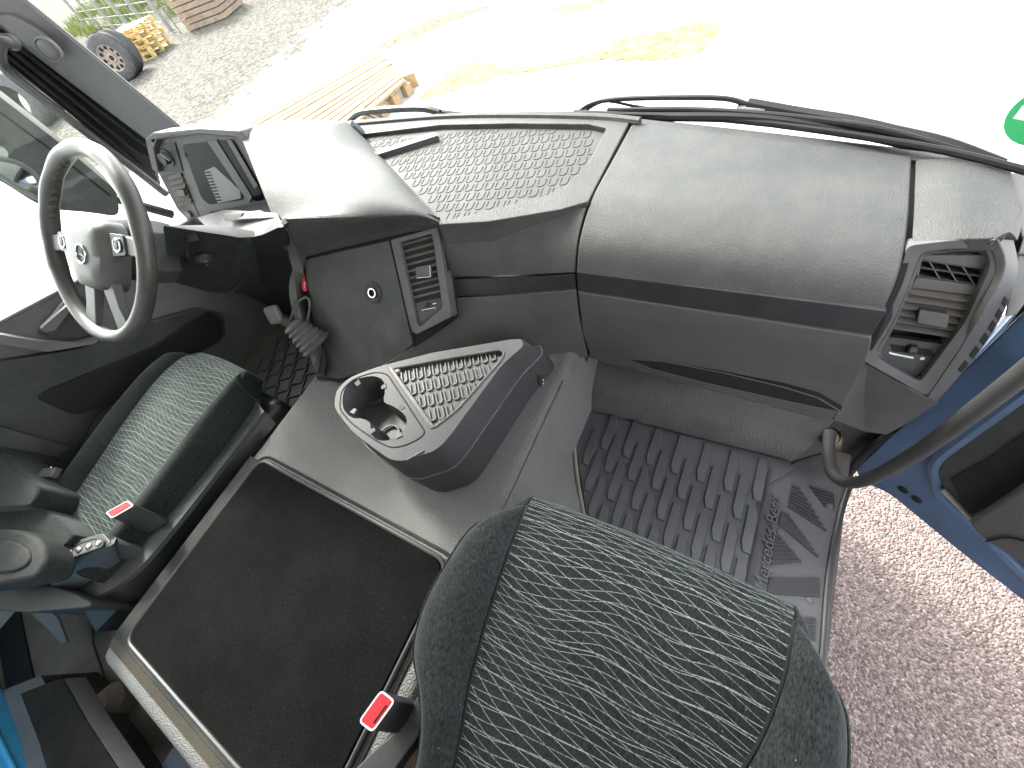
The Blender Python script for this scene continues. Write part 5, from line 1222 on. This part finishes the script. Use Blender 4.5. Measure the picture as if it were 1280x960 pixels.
# fence
f0 = G(214, 38); 
for i in range(6):
    b_ = f0 + V((-2.6, .6, 0)) * i
    p_ = thing('fence_post', ['grey concrete fence post beside the reddish timber stack', 'second fence post left of the timber stack', 'third fence post left of the timber stack', 'fourth fence post left of the timber stack', 'fifth fence post left of the timber stack', 'leftmost fence post behind the yellow pallets'][i], 'fence post', b_, 'concrete fence posts')
    build('post', box(b_ + V((0, 0, 1.0)), (.13, .13, 2.0)), 'concrete', p_, bevel=.01)
    build('cap', box(b_ + V((0, 0, 2.02)), (.17, .17, .05)), 'concrete', p_, bevel=.01)
fw = thing('wire_fence', 'wire fence with thin horizontal strands behind the yellow pallets', 'fence', f0)
for k in range(6): build('strand', tube([f0 + V((0, -.08, .3 + .3 * k)), f0 + V((-13, 2.9, .3 + .3 * k))], .012, 5), 'wire', fw)
# grass verge and scrub behind
def verge_material():
    m, nt, ns, L, b = nodes('grass_verge'); tc = N(nt, 'ShaderNodeTexCoord'); n = N(nt, 'ShaderNodeTexNoise'); n.inputs['Scale'].default_value = .8; n.inputs['Detail'].default_value = 10; n.inputs['Roughness'].default_value = .75
    L.new(tc.outputs['Object'], n.inputs['Vector']); L.new(ramp(nt, n.outputs['Fac'], [(.3, (.02, .023, .009)), (.5, (.042, .043, .019)), (.7, (.085, .075, .042))]), b.inputs['Base Color']); b.inputs['Roughness'].default_value = 1
    return m
M_['verge'] = verge_material()
bk0, bk1 = G(104, 52), G(228, 16)
def bank_y(x): return bk0.y + (x - bk0.x) / (bk1.x - bk0.x) * (bk1.y - bk0.y)
vg = []; nx, ny = 26, 14
for j in range(ny):
    for i in range(nx):
        x = f0.x - 30 + i * 1.6; y = bank_y(x) + j * 1.6 + (.0 if j else -.4)
        vg.append(V((x, y, GND + .01 + (0 if j == 0 else min(2.6, j * .33 + .18 * sin(i * 1.3) * sin(j * 2.1))))))
tag(build('grass_bank', (vg, [(j * nx + i, j * nx + i + 1, (j + 1) * nx + i + 1, (j + 1) * nx + i) for j in range(ny - 1) for i in range(nx - 1)]), 'verge', smooth=180), kind='structure')
rnd = random.Random(3)
def tuft_mesh(n, h, spread):
    vs, fs = [], []
    for k in range(n):
        a = rnd.uniform(0, 2 * pi); r_ = spread * sqrt(rnd.random()); b_ = V((cos(a) * r_, sin(a) * r_, 0)); l = h * rnd.uniform(.5, 1.1); d = V((rnd.uniform(-.4, .4), rnd.uniform(-.4, .4), 1)).normalized(); s = V((-sin(a), cos(a), 0)) * .035
        i = len(vs); vs += [b_ - s, b_ + s, b_ + d * l]; fs.append((i, i + 1, i + 2))
    return vs, fs
gv, gf = [], []
for k in range(420):
    x = f0.x + rnd.uniform(-16, 4); dy_ = rnd.uniform(.1, 8); y = bank_y(x) + dy_; z = GND + max(0, dy_ * .2)
    v_, f_ = tuft_mesh(16, .5, .4); n0 = len(gv); gv += [p + V((x, y, z)) for p in v_]; gf += [tuple(i + n0 for i in f) for f in f_]
tag(build('tall_grass', (gv, gf), 'leaf', smooth=180), kind='stuff')
def shrub(label, b_, h, r_):
    t = thing('shrub', label, 'shrub', b_, 'shrubs behind the fence')
    for k in range(6):
        a = rnd.uniform(0, 6.28); build('stem', tube([b_, b_ + V((cos(a) * r_ * .3, sin(a) * r_ * .3, h * .5)), b_ + V((cos(a) * r_ * .6, sin(a) * r_ * .6, h * .85))], [.04, .025, .01], 6), 'bark', t)
    vs, fs = [], []
    for k in range(900):
        a, u = rnd.uniform(0, 6.28), rnd.random(); c = V((cos(a) * r_ * sqrt(u), sin(a) * r_ * sqrt(u), h * (.3 + .7 * rnd.random()) * (1.05 - .4 * u))) + b_
        d = V((rnd.uniform(-1, 1), rnd.uniform(-1, 1), rnd.uniform(-.5, 1))).normalized(); s = d.orthogonal().normalized() * .05; i = len(vs)
        vs += [c - s, c + d * .13, c + s, c - d * .05]; fs.append((i, i + 1, i + 2, i + 3))
    tag(build('foliage', (vs, fs), 'leaf', t, smooth=180), kind='stuff')
for k, (lab, dx, dy, h, r_) in enumerate((('yellow green shrub behind the fence above the truck wheel', -4.0, 3.4, 2.4, 1.3), ('low bushy shrub behind the fence left of the truck wheel', -8.0, 4.6, 2.0, 1.5), ('green shrub behind the reddish timber stack', 4.0, 3.2, 1.9, 1.3))):
    shrub(lab, f0 + V((dx, dy, .4)), h, r_)

# sand drifts and a grit strip on the pale yard, lying just above it
M_['sand'] = plastic('drifted_sand', (.15, .12, .058), .95, 30, .5, .45, .85, dustcol=(.32, .30, .22), spec=.1)
M_['mud'] = plastic('dried_mud', (.10, .085, .062), .95, 30, .5, .3, .7, dustcol=(.24, .22, .18), spec=.1)
def drift(name, px_pts, mat, k):
    P_ = [G(x, y, .004 + k * .001) for x, y in px_pts]; P_ = cat(P_, 8, True); c = sum(P_, V()) / len(P_)
    P_ = [lerp(c, p, 1 + rnd.uniform(-.10, .06)) for p in P_]
    o = build(name, prism(P_, V((0, 0, -.003))), mat); tag(o, kind='structure')
drift('mud_streak', [(470, 58), (510, 36), (560, 16), (612, 7), (600, 14), (560, 30), (520, 48), (480, 62)], 'mud', 0)
drift('sand_drift', [(568, 88), (600, 74), (625, 84), (622, 96), (590, 106), (560, 116), (520, 126), (540, 108)], 'sand', 1)
drift('sand_drift', [(765, 54), (820, 40), (895, 28), (884, 60), (850, 72), (800, 76), (768, 74)], 'sand', 2)
drift('sand_drift', [(690, 10), (740, 0), (770, -6), (740, 8), (705, 16)], 'sand', 3)
drift('sand_drift', [(628, 86), (700, 76), (764, 60), (762, 72), (700, 82), (640, 92)], 'sand', 4)
